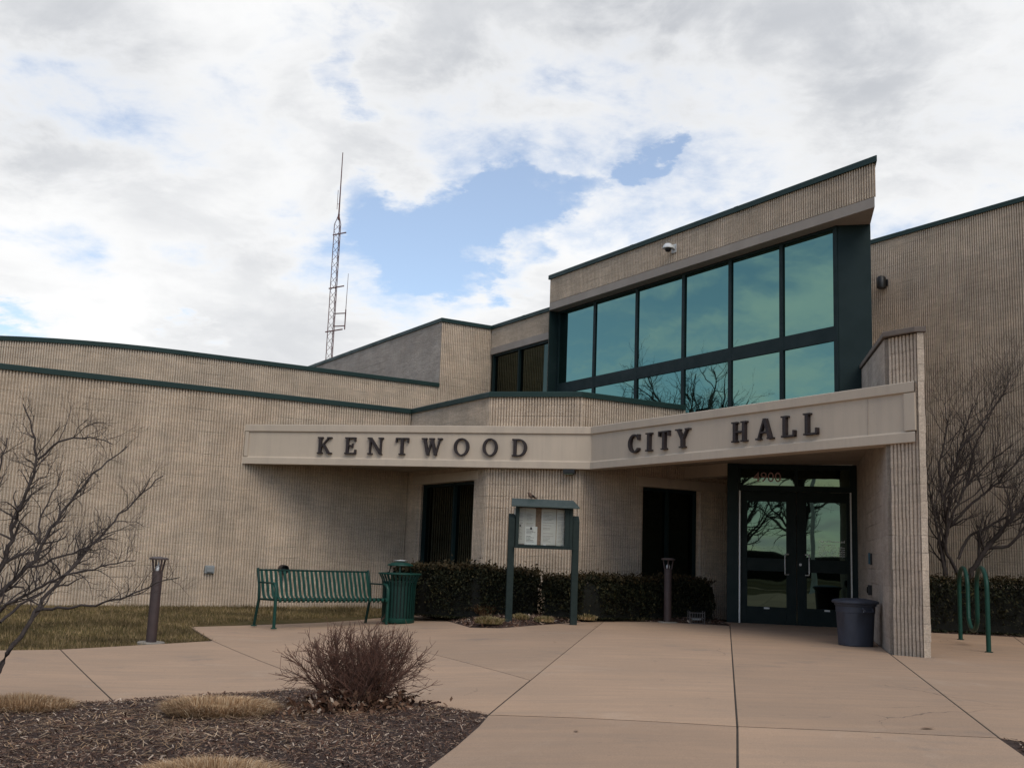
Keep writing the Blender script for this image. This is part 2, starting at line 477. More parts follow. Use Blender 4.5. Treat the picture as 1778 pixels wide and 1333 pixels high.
class MB:
    def __init__(self):
        self.v, self.f, self.uv = [], [], {}

    def add(self, verts, faces, uvs=None):
        b = len(self.v)
        self.v += [tuple(x) for x in verts]
        for i, fc in enumerate(faces):
            if uvs is not None:
                self.uv[len(self.f)] = uvs[i]
            self.f.append(tuple(b + k for k in fc))

    def quad(self, a, b, c, d, uv=None):
        self.add([a, b, c, d], [(0, 1, 2, 3)], [uv] if uv else None)

    def box(self, c, sx, sy, sz, ax=(1, 0, 0), ay=None, az=(0, 0, 1)):
        ax = Vector(ax).normalized(); az = Vector(az).normalized()
        ay = Vector(ay).normalized() if ay is not None else az.cross(ax).normalized()
        c = Vector(c)
        vs = []
        for k in (-.5, .5):
            for j in (-.5, .5):
                for i in (-.5, .5):
                    vs.append(c + ax * (i * sx) + ay * (j * sy) + az * (k * sz))
        self.add(vs, [(0, 2, 3, 1), (4, 5, 7, 6), (0, 1, 5, 4), (2, 6, 7, 3), (0, 4, 6, 2), (1, 3, 7, 5)])

    def prism(self, poly, z0, z1, uvscale=True):
        """poly: list of (x,y) counter-clockwise; z0,z1 numbers or lists"""
        n = len(poly)
        za = z0 if isinstance(z0, (list, tuple)) else [z0] * n
        zb = z1 if isinstance(z1, (list, tuple)) else [z1] * n
        vs = [(p[0], p[1], za[i]) for i, p in enumerate(poly)] + [(p[0], p[1], zb[i]) for i, p in enumerate(poly)]
        fs = [tuple(range(n - 1, -1, -1)), tuple(range(n, 2 * n))]
        uvs = [[(vs[k][0], vs[k][1]) for k in fs[0]], [(vs[k][0], vs[k][1]) for k in fs[1]]]
        s = 0.0
        for i in range(n):
            j = (i + 1) % n
            L = math.dist(poly[i], poly[j])
            fs.append((i, j, n + j, n + i))
            uvs.append([(s, za[i]), (s + L, za[j]), (s + L, zb[j]), (s, zb[i])])
            s += L
        self.add(vs, fs, uvs)

    def tube(self, pts, rad, n=8, cap=True):
        pts = [Vector(p) for p in pts]
        if not isinstance(rad, (list, tuple)):
            rad = [rad] * len(pts)
        vs, fs = [], []
        prev = None
        for i, p in enumerate(pts):
            d = (pts[min(i + 1, len(pts) - 1)] - pts[max(i - 1, 0)])
            d = d.normalized() if d.length > 1e-9 else Vector((0, 0, 1))
            if prev is None:
                a = d.orthogonal().normalized()
            else:
                a = (prev - d * prev.dot(d))
                a = a.normalized() if a.length > 1e-6 else d.orthogonal().normalized()
            prev = a
            b = d.cross(a)
            for k in range(n):
                t = 2 * math.pi * k / n
                vs.append(p + a * (math.cos(t) * rad[i]) + b * (math.sin(t) * rad[i]))
        for i in range(len(pts) - 1):
            for k in range(n):
                k2 = (k + 1) % n
                fs.append((i * n + k, i * n + k2, (i + 1) * n + k2, (i + 1) * n + k))
        if cap:
            fs.append(tuple(range(n - 1, -1, -1)))
            fs.append(tuple((len(pts) - 1) * n + k for k in range(n)))
        self.add(vs, fs)

    def lathe(self, prof, c=(0, 0, 0), n=24, sx=1.0, sy=1.0, power=2.0, rot=0.0):
        """prof: (radius, z) from bottom to top; power>2 squares the section"""
        vs, fs = [], []
        for r_, z in prof:
            for k in range(n):
                t = 2 * math.pi * k / n
                ct, st = math.cos(t), math.sin(t)
                q = (abs(ct) ** power + abs(st) ** power) ** (-1 / power)
                x, y = r_ * q * ct * sx, r_ * q * st * sy
                vs.append((c[0] + x * math.cos(rot) - y * math.sin(rot), c[1] + x * math.sin(rot) + y * math.cos(rot), c[2] + z))
        for i in range(len(prof) - 1):
            for k in range(n):
                k2 = (k + 1) % n
                fs.append((i * n + k, i * n + k2, (i + 1) * n + k2, (i + 1) * n + k))
        fs.append(tuple(range(n - 1, -1, -1)))
        fs.append(tuple((len(prof) - 1) * n + k for k in range(n)))
        self.add(vs, fs)

    def sweep(self, prof, p0, p1, nrm, m0=0.0, m1=0.0):
        """profile of (out, z) swept from p0 to p1; nrm = outward; m = mitre (along-shift per metre out)"""
        p0, p1, nrm = Vector((p0[0], p0[1], 0)), Vector((p1[0], p1[1], 0)), Vector((nrm[0], nrm[1], 0))
        d = (p1 - p0).normalized()
        n = len(prof)
        vs = []
        for p, mt_ in ((p0, m0), (p1, m1)):
            for o, z in prof:
                q = p + nrm * o + d * (o * mt_)
                vs.append((q.x, q.y, z))
        L = (p1 - p0).length
        fs, uvs = [], []
        for k in range(n):
            k2 = (k + 1) % n
            fs.append((k, k2, n + k2, n + k))
            uvs.append([(0, prof[k][1]), (0, prof[k2][1]), (L, prof[k2][1]), (L, prof[k][1])])
        fs += [tuple(range(n - 1, -1, -1)), tuple(range(n, 2 * n))]
        uvs += [[(0, 0)] * n, [(0, 0)] * n]
        self.add(vs, fs, uvs)

    def build(self, name, mt, parent=None, world=True, smooth=False, bevel=0.0, fixn=True):
        me = bpy.data.meshes.new(name)
        o0 = Vector((0, 0, 0))
        if parent is not None and world:
            o0 = Vector(ORG[parent.name])
        vs = [(x - o0.x, y - o0.y, z - o0.z) for x, y, z in self.v]
        me.from_pydata(vs, [], self.f)
        if self.uv:
            ul = me.uv_layers.new(name='UVMap')
            for pi, p in enumerate(me.polygons):
                uvs = self.uv.get(pi)
                if uvs:
                    for k, li in enumerate(p.loop_indices):
                        ul.data[li].uv = uvs[k]
        me.materials.append(mt)
        if fixn:
            import bmesh
            bm = bmesh.new(); bm.from_mesh(me)
            bmesh.ops.recalc_face_normals(bm, faces=bm.faces)
            bm.to_mesh(me); bm.free()
        if smooth:
            for p in me.polygons:
                p.use_smooth = True
        ob = bpy.data.objects.new(name, me)
        col.objects.link(ob)
        if parent is not None:
            ob.parent = parent
            ORG[ob.name] = tuple(o0) if world else ORG.get(parent.name, (0, 0, 0))
        else:
            ORG[ob.name] = (0, 0, 0)
        if bevel:
            md = ob.modifiers.new('bevel', 'BEVEL')
            md.width = bevel; md.segments = 2; md.limit_method = 'ANGLE'; md.angle_limit = R(40)
        if smooth:
            try:
                md = ob.modifiers.new('ws', 'WEIGHTED_NORMAL') if False else None
                me.set_sharp_from_angle(angle=R(42))
            except Exception:
                pass
        return ob


def arrays(name, V, F, mt, parent=None, smooth=False):
    """fast mesh from numpy arrays (all faces same size), world coordinates"""
    V = np.asarray(V, np.float32).reshape(-1, 3)
    F = np.asarray(F, np.int32)
    o0 = np.array(ORG[parent.name] if parent is not None else (0, 0, 0), np.float32)
    V = V - o0
    me = bpy.data.meshes.new(name)
    n, k = F.shape
    me.vertices.add(len(V)); me.vertices.foreach_set('co', V.ravel())
    me.loops.add(n * k); me.loops.foreach_set('vertex_index', F.ravel())
    me.polygons.add(n)
    me.polygons.foreach_set('loop_start', np.arange(0, n * k, k, dtype=np.int32))
    me.polygons.foreach_set('loop_total', np.full(n, k, np.int32))
    if smooth:
        me.polygons.foreach_set('use_smooth', np.ones(n, bool))
    me.update(calc_edges=True)
    me.validate()
    me.materials.append(mt)
    ob = bpy.data.objects.new(name, me)
    col.objects.link(ob)
    if parent is not None:
        ob.parent = parent
    ORG[ob.name] = tuple(float(x) for x in o0)
    return ob


def thing(name, loc, label, cat, group=None, rz=0.0):
    o = bpy.data.objects.new(name, None)
    o.empty_display_size = .2
    col.objects.link(o)
    o.location = loc
    o.rotation_euler = (0, 0, rz)
    o['label'] = label
    o['category'] = cat
    if group:
        o['group'] = group
    ORG[o.name] = tuple(loc)
    return o


def tag(o, label, cat, group=None):
    o['label'] = label
    o['category'] = cat
    if group:
        o['group'] = group
    return o


def structure(o):
    o['kind'] = 'structure'
    return o


def stuff(o):
    o['kind'] = 'stuff'
    return o


def dup(ob, parent=None, loc=None, rz=None):
    c = ob.copy()
    col.objects.link(c)
    if parent is not None:
        c.parent = parent
    if loc is not None:
        c.location = loc
    if rz is not None:
        c.rotation_euler = (0, 0, rz)
    ORG[c.name] = tuple(c.location)
    for ch in ob.children:
        dup(ch, c)
    return c


def text_mb(s, height, mb, origin, ax, az, out, depth=.002, align='LEFT'):
    cu = bpy.data.curves.new('txt', 'FONT')
    cu.body = s
    cu.size = 1.0
    cu.resolution_u = 3
    cu.align_x = align
    ob = bpy.data.objects.new('txt', cu)
    col.objects.link(ob)
    bpy.context.view_layer.update()
    dg = bpy.context.evaluated_depsgraph_get()
    me = bpy.data.meshes.new_from_object(ob.evaluated_get(dg))
    k = height / .70
    origin, ax, az, out = Vector(origin), Vector(ax), Vector(az), Vector(out)
    mb.add([origin + ax * (v.co.x * k) + az * (v.co.y * k) + out * depth for v in me.vertices], [tuple(p.vertices) for p in me.polygons])
    bpy.data.objects.remove(ob)
    bpy.data.curves.remove(cu)
    bpy.data.meshes.remove(me)


def inset(poly, d):
    P = [Vector((p[0], p[1], 0)) for p in poly]
    ar = sum(P[i].x * P[(i + 1) % len(P)].y - P[(i + 1) % len(P)].x * P[i].y for i in range(len(P)))
    if ar < 0:
        P = P[::-1]
    out = []
    n = len(P)
    for i in range(n):
        a, b, c_ = P[i - 1], P[i], P[(i + 1) % n]
        d1_, d2_ = (b - a).normalized(), (c_ - b).normalized()
        n1, n2 = Vector((-d1_.y, d1_.x, 0)), Vector((-d2_.y, d2_.x, 0))
        mv = n1 + n2
        mv = mv / max(.35, mv.dot(n1))
        out.append(b + mv * d)
    return out


# ------------------------------------------------------------------ plan geometry
E1 = Vector((-.51380, .85791, 0)); E2 = Vector((.85791, .51380, 0))
E3 = Vector((.24332, .96995, 0)); E4 = Vector((-.96995, .24332, 0))
N2 = Vector((.51380, -.85791, 0))       # outward normal of E2 walls
N1 = Vector((-.85791, -.51380, 0))      # outward normal of E1 walls
N4 = Vector((-.24332, -.96995, 0))      # outward normal of E4 (frontal) walls
N3 = Vector((-.96995, .24332, 0))       # outward normal of the wing wall's left face
Z3 = Vector((0, 0, 1))


def V2(x, y, z=0.0):
    return Vector((x, y, z))


def isect(p, d, q, e):
    """intersection of plan lines p+t d and q+s e"""
    den = d.x * e.y - d.y * e.x
    t = ((q.x - p.x) * e.y - (q.y - p.y) * e.x) / den
    return Vector((p.x + d.x * t, p.y + d.y * t, 0))


def g(x, y=0):
    return .115 + .115 * math.tanh((x + 1) / 1.6)


U1n = Vector((-.736, .677, 0))


def lawn_z(x, y):
    d = (x + 5.372) * U1n.x + (y - 11.871) * U1n.y
    t = min(1, max(0, (d - 1.2) / 3.4))
    t = t * t * (3 - 2 * t)
    fx = min(1, max(0, (-1.4 - x) / 1.2))
    return g(x) + .14 * t * fx


A0 = V2(-1.992, 21.472)       # corner: left wall meets bay
Bc = V2(-.371, 18.763)        # bay corner 1
Fc = V2(1.206, 18.366)        # bay corner 2
Bm = V2(-4.882, 19.741)       # canopy beam, left end on the wall
Cm = V2(1.365, 18.174)        # canopy beam corner
Dm = V2(4.742, 12.536)        # canopy beam, right end
Pw = V2(4.532, 12.885)        # wing wall, left front corner
Pr = V2(4.750, 12.522)
Ps = V2(4.850, 12.497)
Dl = V2(3.768, 18.564)        # door frame left
Dr = V2(5.832, 18.046)        # door frame right
T0 = V2(.778, 23.556)         # tall block, left end
T1 = V2(5.434, 15.783)        # tall block, right end
ZC = 4.03

hall = thing('city_hall', (0, 20, 0), 'beige fluted block city hall with dark green roof edges and tall tinted windows', 'building')


def ribwall(p0, p1, rects, nrm, mt=None, parent=None, name='wall', pitch=.05, depth=.034, mb=None, u0=0.0, ext=.06, ext0=.06):
    p0, p1 = Vector(p0), Vector(p1)
    d = (p1 - p0).normalized()
    own = mb is None
    mb = mb or MB()
    prof = [(0.0, -depth), (.20, -depth), (.25, -.003), (.31, 0.0), (.69, 0.0), (.75, -.003), (.80, -depth), (1.0, -depth)]
    for s0, s1, z0, z1 in rects:
        k0, k1 = int(round(s0 / pitch)), int(round(s1 / pitch))
        pts = []
        for k in range(k0, k1):
            j = random.uniform(-.0015, .0015)
            for a, o in prof[:-1]:
                pts.append(((k + a) * pitch, o + (j if o == 0 else 0)))
        pts.append((k1 * pitch, -depth))
        b = len(mb.v)
        for s, o in pts:
            q = p0 + d * s + nrm * o
            mb.v.append((q.x, q.y, z0)); mb.v.append((q.x, q.y, z1))
        for i in range(len(pts) - 1):
            mb.uv[len(mb.f)] = [(pts[i][0] + u0, z0), (pts[i + 1][0] + u0, z0), (pts[i + 1][0] + u0, z1), (pts[i][0] + u0, z1)]
            mb.f.append((b + 2 * i, b + 2 * i + 2, b + 2 * i + 3, b + 2 * i + 1))
        qa, qb = p0 + d * (s0 - ext0) - nrm * (depth + .02), p0 + d * (s1 + ext) - nrm * (depth + .02)
        flatwall(mb, qa, qb, z0, z1, s0)
    if own:
        o = mb.build(name, mt or mt_rib, parent, fixn=False)
        # outward facing
        me = o.data
        if len(me.polygons) and Vector(me.polygons[2].normal).dot(nrm) < 0:
            me.flip_normals()
        return o
    return None


def flatwall(mb, p0, p1, z0, z1, u0=0.0):
    p0, p1 = Vector(p0), Vector(p1)
    L = (p1 - p0).length
    mb.quad((p0.x, p0.y, z0), (p1.x, p1.y, z0), (p1.x, p1.y, z1), (p0.x, p0.y, z1), [(u0, z0), (u0 + L, z0), (u0 + L, z1), (u0, z1)])


def coping(pts, ztop, parent, h=.095, out=.035, back=.30, closed=False, name='coping'):
    """metal edge along a plan polyline; outward = right of travel"""
    mb = MB()
    P = [Vector(p) for p in pts]
    n = len(P)
    outs, ins = [], []
    for i in range(n):
        ds = []
        if i > 0:
            ds.append((P[i] - P[i - 1]).normalized())
        if i < n - 1:
            ds.append((P[i + 1] - P[i]).normalized())
        ns = [Vector((d.y, -d.x, 0)) for d in ds]
        if len(ns) == 1:
            mvec = ns[0]
        else:
            mvec = (ns[0] + ns[1]); mvec = mvec / max(.3, mvec.dot(ns[0]))
        outs.append(P[i] + mvec * out)
        ins.append(P[i] - mvec * back)
    z0, z1 = ztop - h, ztop
    lip = .012
    prof = []
    for i in range(n):
        a, b = outs[i], ins[i]
        mid = P[i] + (a - P[i]) * .35
        prof.append([(mid.x, mid.y, z0 - .0), (a.x, a.y, z0), (a.x, a.y, z1 - lip), (a.x - (a.x - P[i].x) * .3, a.y - (a.y - P[i].y) * .3, z1), (b.x, b.y, z1 - .004), (b.x, b.y, z0)])
    k = len(prof[0])
    for i in range(n - 1):
        for j in range(k):
            j2 = (j + 1) % k
            mb.quad(prof[i][j], prof[i + 1][j], prof[i + 1][j2], prof[i][j2])
    mb.add(prof[0], [tuple(range(k))]); mb.add(prof[-1], [tuple(range(k))])
    for i in range(n - 1):
        d = P[i + 1] - P[i]
        L_ = d.length
        if L_ < 2.5:
            continue
        d = d / L_
        no = Vector((d.y, -d.x, 0))
        m_ = max(1, int(L_ / 3.05))
        for q_ in range(1, m_ + 1):
            c_ = P[i] + d * (L_ * q_ / (m_ + 1)) + no * (out * .5 - .001)
            mb.box((c_.x, c_.y, (z0 + z1) / 2 - .003), .10, out + .006, h + .002, d, no)
    return mb.build(name, mt_coping, parent)


# ---- left wing wall (E2 direction), runs far to the left out of frame
WL = A0 - E2 * 24
ribwall(WL, A0, [(0, 24.0, -.1, 3.95)], N2, parent=hall)
# ---- bay, face 1 (E1): window opening
L1 = (A0 - Bc).length
fl = MB()
w0, w1 = .33, 2.62            # opening measured from A0 towards Bc
d1 = (Bc - A0).normalized()
ribwall(A0, Bc, [(0, .45, .1, 2.67), (2.70, L1, .1, 2.67), (.45, 2.70, 2.67, 3.95), (0, .45, 2.67, 3.95), (2.70, L1, 2.67, 3.95)], N1, parent=hall)
lint = MB()
lint.sweep([(.012, 2.50), (.012, 2.67), (-.25, 2.67), (-.25, 2.50)], A0 + d1 * .25, A0 + d1 * 2.82, N1)
lint.build('lintel', mt_precast, hall, bevel=.006)
for s in (.45, 2.70):
    jb = MB()
    q = A0 + d1 * s
    flatwall(jb, q - N1 * .32, q - N1 * .0, .1, 2.5)
    jb.build('jamb', mt_smooth, hall)


def bay_window(p, d, nrm, s0, s1, z0, z1, rec, mull, parent):
    fr = MB()
    a, b = p + d * s0 - nrm * rec, p + d * s1 - nrm * rec
    zz = (z0 + z1) / 2
    for s in [s0 + .03] + mull + [s1 - .03]:
        q = p + d * s - nrm * (rec - .03)
        fr.box((q.x, q.y, zz), .055, .10, z1 - z0, d, nrm)
    for z in (z0 + .03, z1 - .03):
        q = (a + b) / 2 + nrm * .026
        fr.box((q.x, q.y, z), (b - a).length - .12, .09, .055, d, nrm)
    f = fr.build('window', mt_frame, parent, bevel=.004)
    edges = [s0 + .055] + sum([[m_ - .026, m_ + .026] for m_ in mull], []) + [s1 - .055]
    for i in range(0, len(edges), 2):
        pn = MB()
        q = p + d * ((edges[i] + edges[i + 1]) / 2) - nrm * (rec - .01)
        pn.box((q.x, q.y, zz), edges[i + 1] - edges[i], .012, z1 - z0 - .11, d, nrm)
        pn.build('pane', mt_glass_lo, f)
    return f


bay_window(A0, d1, N1, .45, 2.70, .55, 2.50, .20, [1.72], hall)
# ---- bay, face 2 (frontal)
L4 = (Fc - Bc).length
ribwall(Bc, Fc, [(0, L4, .1, 3.95)], N4, parent=hall)
# ---- bay, face 3 (E2) runs back behind the entrance
GE = Fc + E2 * 3.6
ribwall(Fc, GE, [(0, 1.35, .1, 2.665), (2.70, 3.6, .1, 2.665), (0, 2.3, 2.665, 3.95), (2.3, 3.6, 2.665, 2.90)], N2, parent=hall)
lint = MB()
lint.sweep([(.012, 2.49), (.012, 2.665), (-.25, 2.665), (-.25, 2.49)], Fc + E2 * 1.27, Fc + E2 * 3.3, N2)
lint.build('lintel', mt_precast, hall, bevel=.006)
for s in (1.35, 2.70):
    jb = MB()
    q = Fc + E2 * s
    flatwall(jb, q - N2 * .25, q, .1, 2.49)
    jb.build('jamb', mt_smooth, hall)
bay_window(Fc, E2, N2, 1.35, 2.70, .55, 2.49, .18, [2.02], hall)
# coping along the lower roofs
GT = isect(Fc, E2, Dl, E1)
coping([WL, A0, Bc, Fc, GT], ZC, hall)
rf = MB()
rf.prism([(p.x, p.y) for p in inset([WL, A0, Bc, Fc, GT, GT + E1 * 12, WL + E1 * 12], .12)], 3.70, 3.80)
rf.build('roof', mt_roof, hall)

# ---- upper tier: curved at the left, straight along E2, ends against the upper block
Ucor = V2(-.554, 26.365)
U1e = V2(-1.755, 25.645)
tier = []
ps = V2(-7.10, 22.445)
ang = math.atan2(-.51380, -.85791)
Rr = 6.4
cpos = Vector(ps)
a = ang
step = .10
tier_pts = [Vector(cpos)]
for k in range(90):
    a -= step / Rr
    cpos = cpos + Vector((math.cos(a), math.sin(a), 0)) * step
    tier_pts.append(Vector(cpos))
tier_pts = tier_pts[::-1]
mb = MB()
sacc = 0.0
dep = .034
prof = [(0.0, -dep), (.20, -dep), (.25, -.003), (.31, 0.0), (.69, 0.0), (.75, -.003), (.80, -dep)]
pp = []
for i in range(len(tier_pts) - 1):
    p, q = tier_pts[i], tier_pts[i + 1]
    d = (q - p).normalized(); nn = Vector((d.y, -d.x, 0))
    for h_ in range(2):
        for f_, o in prof:
            w = p + (q - p) * ((h_ + f_) / 2) + nn * o
            pp.append((w.x, w.y, sacc + (h_ + f_) * .05))
    sacc += .1
b0 = len(mb.v)
for x, y, s in pp:
    mb.v.append((x, y, 3.7)); mb.v.append((x, y, 5.15))
for i in range(len(pp) - 1):
    mb.uv[len(mb.f)] = [(pp[i][2], 3.7), (pp[i + 1][2], 3.7), (pp[i + 1][2], 5.15), (pp[i][2], 5.15)]
    mb.f.append((b0 + 2 * i, b0 + 2 * i + 2, b0 + 2 * i + 3, b0 + 2 * i + 1))
mb.build('wall', mt_rib, hall, fixn=False)
Ls = (U1e - ps).length
ribwall(ps, U1e, [(0, Ls, 3.7, 5.15)], N2, parent=hall)
coping(tier_pts[:-1:6] + [ps, U1e], 5.235, hall)
rf = MB()
rf.prism([(p.x, p.y) for p in inset(tier_pts[::8] + [U1e, U1e + E1 * 14, V2(-20, 36)], .12)], 4.95, 5.05)
rf.build('roof', mt_roof, hall)
# ---- upper block (rib face along E2, plain face along E1)
Lr = (Ucor - U1e).length
ribwall(U1e, Ucor, [(0, Lr, 3.7, 6.75)], N2, parent=hall, ext0=-.02)
mb = MB()
flatwall(mb, U1e + E1 * 14, U1e, 5.0, 6.75)
mb.build('wall', mt_block, hall)
# ---- recessed upper wall with clerestory window (E1)
VT = T0 - N1 * .30 + E1 * .0
Vend = isect(Ucor, E1, T0, E2)
dv = (Vend - Ucor).normalized()
Lv = (Vend - Ucor).length
ribwall(Ucor, Vend, [(0, Lv, 6.27, 6.76)], N1, parent=hall)
mb = MB()
mb.sweep([(.01, 6.10), (.01, 6.265), (-.2, 6.265), (-.2, 6.10)], Ucor, Vend, N1)
mb.build('lintel', mt_lintel, hall, bevel=.005)
bay_window(Ucor, dv, N1, .06, Lv - .02, 3.95, 6.10, .10, [1.30, 2.90], hall)
coping([U1e + E1 * 14, U1e, Ucor, Vend - dv * .0], 6.84, hall)
rf = MB()
rf.prism([(p.x, p.y) for p in inset([U1e, Ucor, Vend, Vend + E2 * 8, U1e + E1 * 14 + E2 * 8, U1e + E1 * 14], .12)], 6.55, 6.65)
rf.build('roof', mt_roof, hall)

# ---- tall window block (E1)
Lt = (T1 - T0).length
dt = (T1 - T0).normalized()
ribwall(T0, T1, [(0, Lt - .03, 6.815, 7.36)], N1, parent=hall, ext=-.06)
# right end return of the masonry band
Te = T1 + E3 * 6.5
mb = MB()
flatwall(mb, T1, Te, 6.815, 7.36)
flatwall(mb, T0, T0 + E2 * 6, 4.0, 7.36)
flatwall(mb, Te, T0 + E2 * 6, 4.0, 7.36)
flatwall(mb, T1 + E3 * .9 - N4 * 0, Te, 3.3, 6.6)
mb.build('wall', mt_smooth, hall)
mb = MB()
mb.prism([(p.x, p.y) for p in [T0 + N1 * .004, T1 + N1 * .004, T1 + E3 * .9, T1 + E3 * .9 - N1 * .1 + E1 * .3, T0 - N1 * .55]], 6.64, 6.805)
mb.build('lintel', mt_lintel, hall, bevel=.006)
coping([T0 + E2 * 6, T0, T1, Te], 7.45, hall, h=.10)
rf = MB()
rf.prism([(p.x, p.y) for p in inset([T0, T1, Te, T0 + E2 * 6], .12)], 7.1, 7.2)
rf.build('roof', mt_roof, hall)
# glazing, 0.3 m behind the face
G0 = T0 - N1 * .26
sG = lambda x, y: (Vector((x, y, 0)) - G0).dot(dt)
cols = [sG(1.055, 23.678) - .0, sG(1.765, 22.49), sG(2.515, 21.24), sG(3.255, 20.005), sG(3.915, 18.90), sG(4.563, 17.82), sG(5.175, 16.80)]
zb0, zb1, zt0, zt1 = 3.42, 4.755, 4.995, 6.625
fr = MB()
for s in cols:
    q = G0 + dt * s + N1 * .0
    wd = .085
    fr.box((q.x, q.y, (zb0 + 6.64) / 2), wd, .07, 6.635 - zb0, dt, N1)
for (z0, z1, o) in ((zb1, zt0, .0), (zt1 - .035, 6.637, .0), (zb0 - .06, zb0 + .06, .0)):
    q = G0 + dt * ((cols[0] + cols[-1]) / 2) + N1 * o
    fr.box((q.x, q.y, (z0 + z1) / 2), cols[-1] - cols[0] - .03, .062, z1 - z0, dt, N1)
cw = fr.build('window', mt_frame, hall, bevel=.005)
for i in range(6):
    for z0, z1 in ((zb0 + .06, zb1), (zt0, zt1 - .035)):
        s0, s1 = cols[i] + .037, cols[i + 1] - .037
        q = G0 + dt * ((s0 + s1) / 2) + N1 * .0
        pn = MB()
        tilt = random.uniform(-.005, .005)
        dd = (dt + N1 * tilt).normalized()
        pn.box((q.x, q.y, (z0 + z1) / 2), s1 - s0, .012, z1 - z0, dd, None)
        pn.build('pane', mt_glass_hi, cw)
# splayed green panel at the right end, pilaster at the left end
Gr = G0 + dt * (cols[-1] + .03)
Pe = isect(Gr, -E4, T1, E3)
mb = MB()
mb.prism([(p.x, p.y) for p in [Gr + N4 * .02, Pe + N4 * .02, Pe - N4 * .3, Gr - N4 * .3]], 3.3, 6.637)
mb.build('corner_panel', mt_frame, hall, bevel=.006)
sl = cols[0] - .035
mb = MB()
q0 = T0 + dt * .0
mb.prism([(p.x, p.y) for p in [T0 + dt * .002, T0 + dt * (sl - .02), G0 + dt * (sl - .02) - N1 * .05, G0 + dt * .002 - N1 * .05]], 3.9, 6.637)
mb.build('corner_panel', mt_frame, hall, bevel=.006)
mb = MB()
flatwall(mb, GT - N1 * .25, T1 - N1 * .25, 3.0, 3.45)
mb.build('wall', mt_precast, hall)

# ---- tall right-hand wall behind
Rq = V2(7.492, 22.124)
R0, R1 = Rq + E1 * 5, Rq - E1 * 22
ribwall(R0, R1, [(0, 27, -.1, 8.0)], N1, parent=hall)
coping([R0, R1], 8.085, hall)
rf = MB()
rf.prism([(p.x, p.y) for p in inset([R0, R1, R1 + E2 * 10, R0 + E2 * 10], .12)], 7.7, 7.8)
rf.build('roof', mt_roof, hall)

# ---- wing wall with corner blocks
ZW = 3.985
core_l, core_r = Pw + E3 * .10, Ps + E3 * .10
bl = Pw + E3 * 6.2
br_ = Ps + E3 * 6.2
ww = MB()
in_ = .0
P_ = [core_l, core_r, br_, bl]
ww.prism([(p.x, p.y) for p in P_], [-.1] * 4, [ZW, ZW, 4.46, 4.46])
wing = ww.build('wing_wall', mt_block, hall)
dch = (Pr - Pw).normalized()
Lch = (Pr - Pw).length
nb = 8
pit = Lch / nb
zc0 = .205
course = .199
k = 0
while zc0 + k * course < ZW - .05:
    za, zb = zc0 + k * course + .0012, min(zc0 + (k + 1) * course - .0012, ZW)
    if k == 0:
        za = .12
    mb = MB()
    poly = []
    j0 = random.uniform(-.004, .004)
    for i in range(nb):
        rough_ = random.uniform(-.004, .005) + j0
        base = -.045
        for a_, o in ((.0, -.036), (.16, -.036), (.24, 0), (.80, 0), (.88, -.036)):
            q = Pw + dch * ((i + a_) * pit) + N1 * (base + o + (rough_ if o == 0 else 0))
            poly.append((q.x, q.y))
    q = Pr + N1 * -.05
    poly += [(q.x, q.y)]
    qa = Pr + N4 * (.002 + j0 * .3) + E4 * -.03
    qb = Ps + N4 * (.002 + j0 * .3) + E4 * random.uniform(-.006, .006)
    poly += [(qa.x, qa.y), (qb.x, qb.y)]
    qc = core_r + E3 * .004; qd = core_l + E3 * .004
    poly += [(qc.x, qc.y), (qd.x, qd.y)]
    mb.prism(poly, za, zb)
    mb.build('block', mt_smooth, wing, bevel=.0)
    k += 1
mo = MB()
mq = [Pw + N1 * -.085, Pr + N1 * -.075 + E4 * -.02, Ps + N4 * -.012 + E4 * .012, core_r, core_l]
mo.prism([(p.x, p.y) for p in mq], .1, ZW - .01)
mo.build('mortar', mt_precast, wing)
# sloping cap
mb = MB()
ov = .03
c0, c1, c2, c3, c4 = Pw + N3 * ov + N4 * .02 - N1 * .0, Pr + N1 * -.0 + N4 * ov, Ps + N4 * ov - N3 * ov, br_ - N3 * ov, bl + N3 * ov
mb.prism([(p.x, p.y) for p in [c0, c1, c2, c3, c4]], [ZW + .004, ZW + .004, ZW + .004, 4.47, 4.47], [ZW + .07, ZW + .07, ZW + .07, 4.535, 4.535])
mb.build('cap', M('wall cap', (.16, .125, .10), (.12, .095, .08), .8, scale=6, bscale=40), wing, bevel=.008)

# ---- canopy beams
PF = [(0, 2.685), (0, 2.800), (-.035, 2.822), (-.035, 3.272), (-.002, 3.285), (0, 3.400), (-.012, 3.408), (-.26, 3.408), (-.26, 2.685)]


def beam(p0, p1, nrm, m0, m1, name):
    mb = MB()
    mb.sweep(PF, p0, p1, nrm, m0, m1)
    return mb


# mitre: both faces meet at Cm with a 135 degree bend
ta = math.tan(R(22.5))
mb = beam(Bm, Cm, N4, 0, -ta, 'x')
sB = (Cm - Bm).normalized()
mb.box((Bm + sB * .05 + N4 * -.02 + Z3 * 3.047).to_tuple(), .07, .038, .45, sB, N4)
beam_l = mb.build('canopy_beam', mt_precast, hall, bevel=.004)
beam_l['label'] = 'canopy beam reading KENTWOOD'
mb = beam(Cm, Dm, N1, ta, 1.0, 'x')
sC = (Dm - Cm).normalized()
LC = (Dm - Cm).length
mb.box((Cm + sC * (LC - .078) + N1 * -.0185 + Z3 * 3.047).to_tuple(), .156, .035, .448, sC, N1)
beam_r = mb.build('canopy_beam', mt_precast, hall, bevel=.004)
beam_r['label'] = 'canopy beam reading CITY HALL'
mb = MB()
q = Cm + sC * (LC - .72) + N1 * -.033
mb.box((q.x, q.y, 3.047), .014, .006, .445, sC, N1)
mb.build('joint', mt_soffit, beam_r)

# letters: slab serif capitals built from strokes


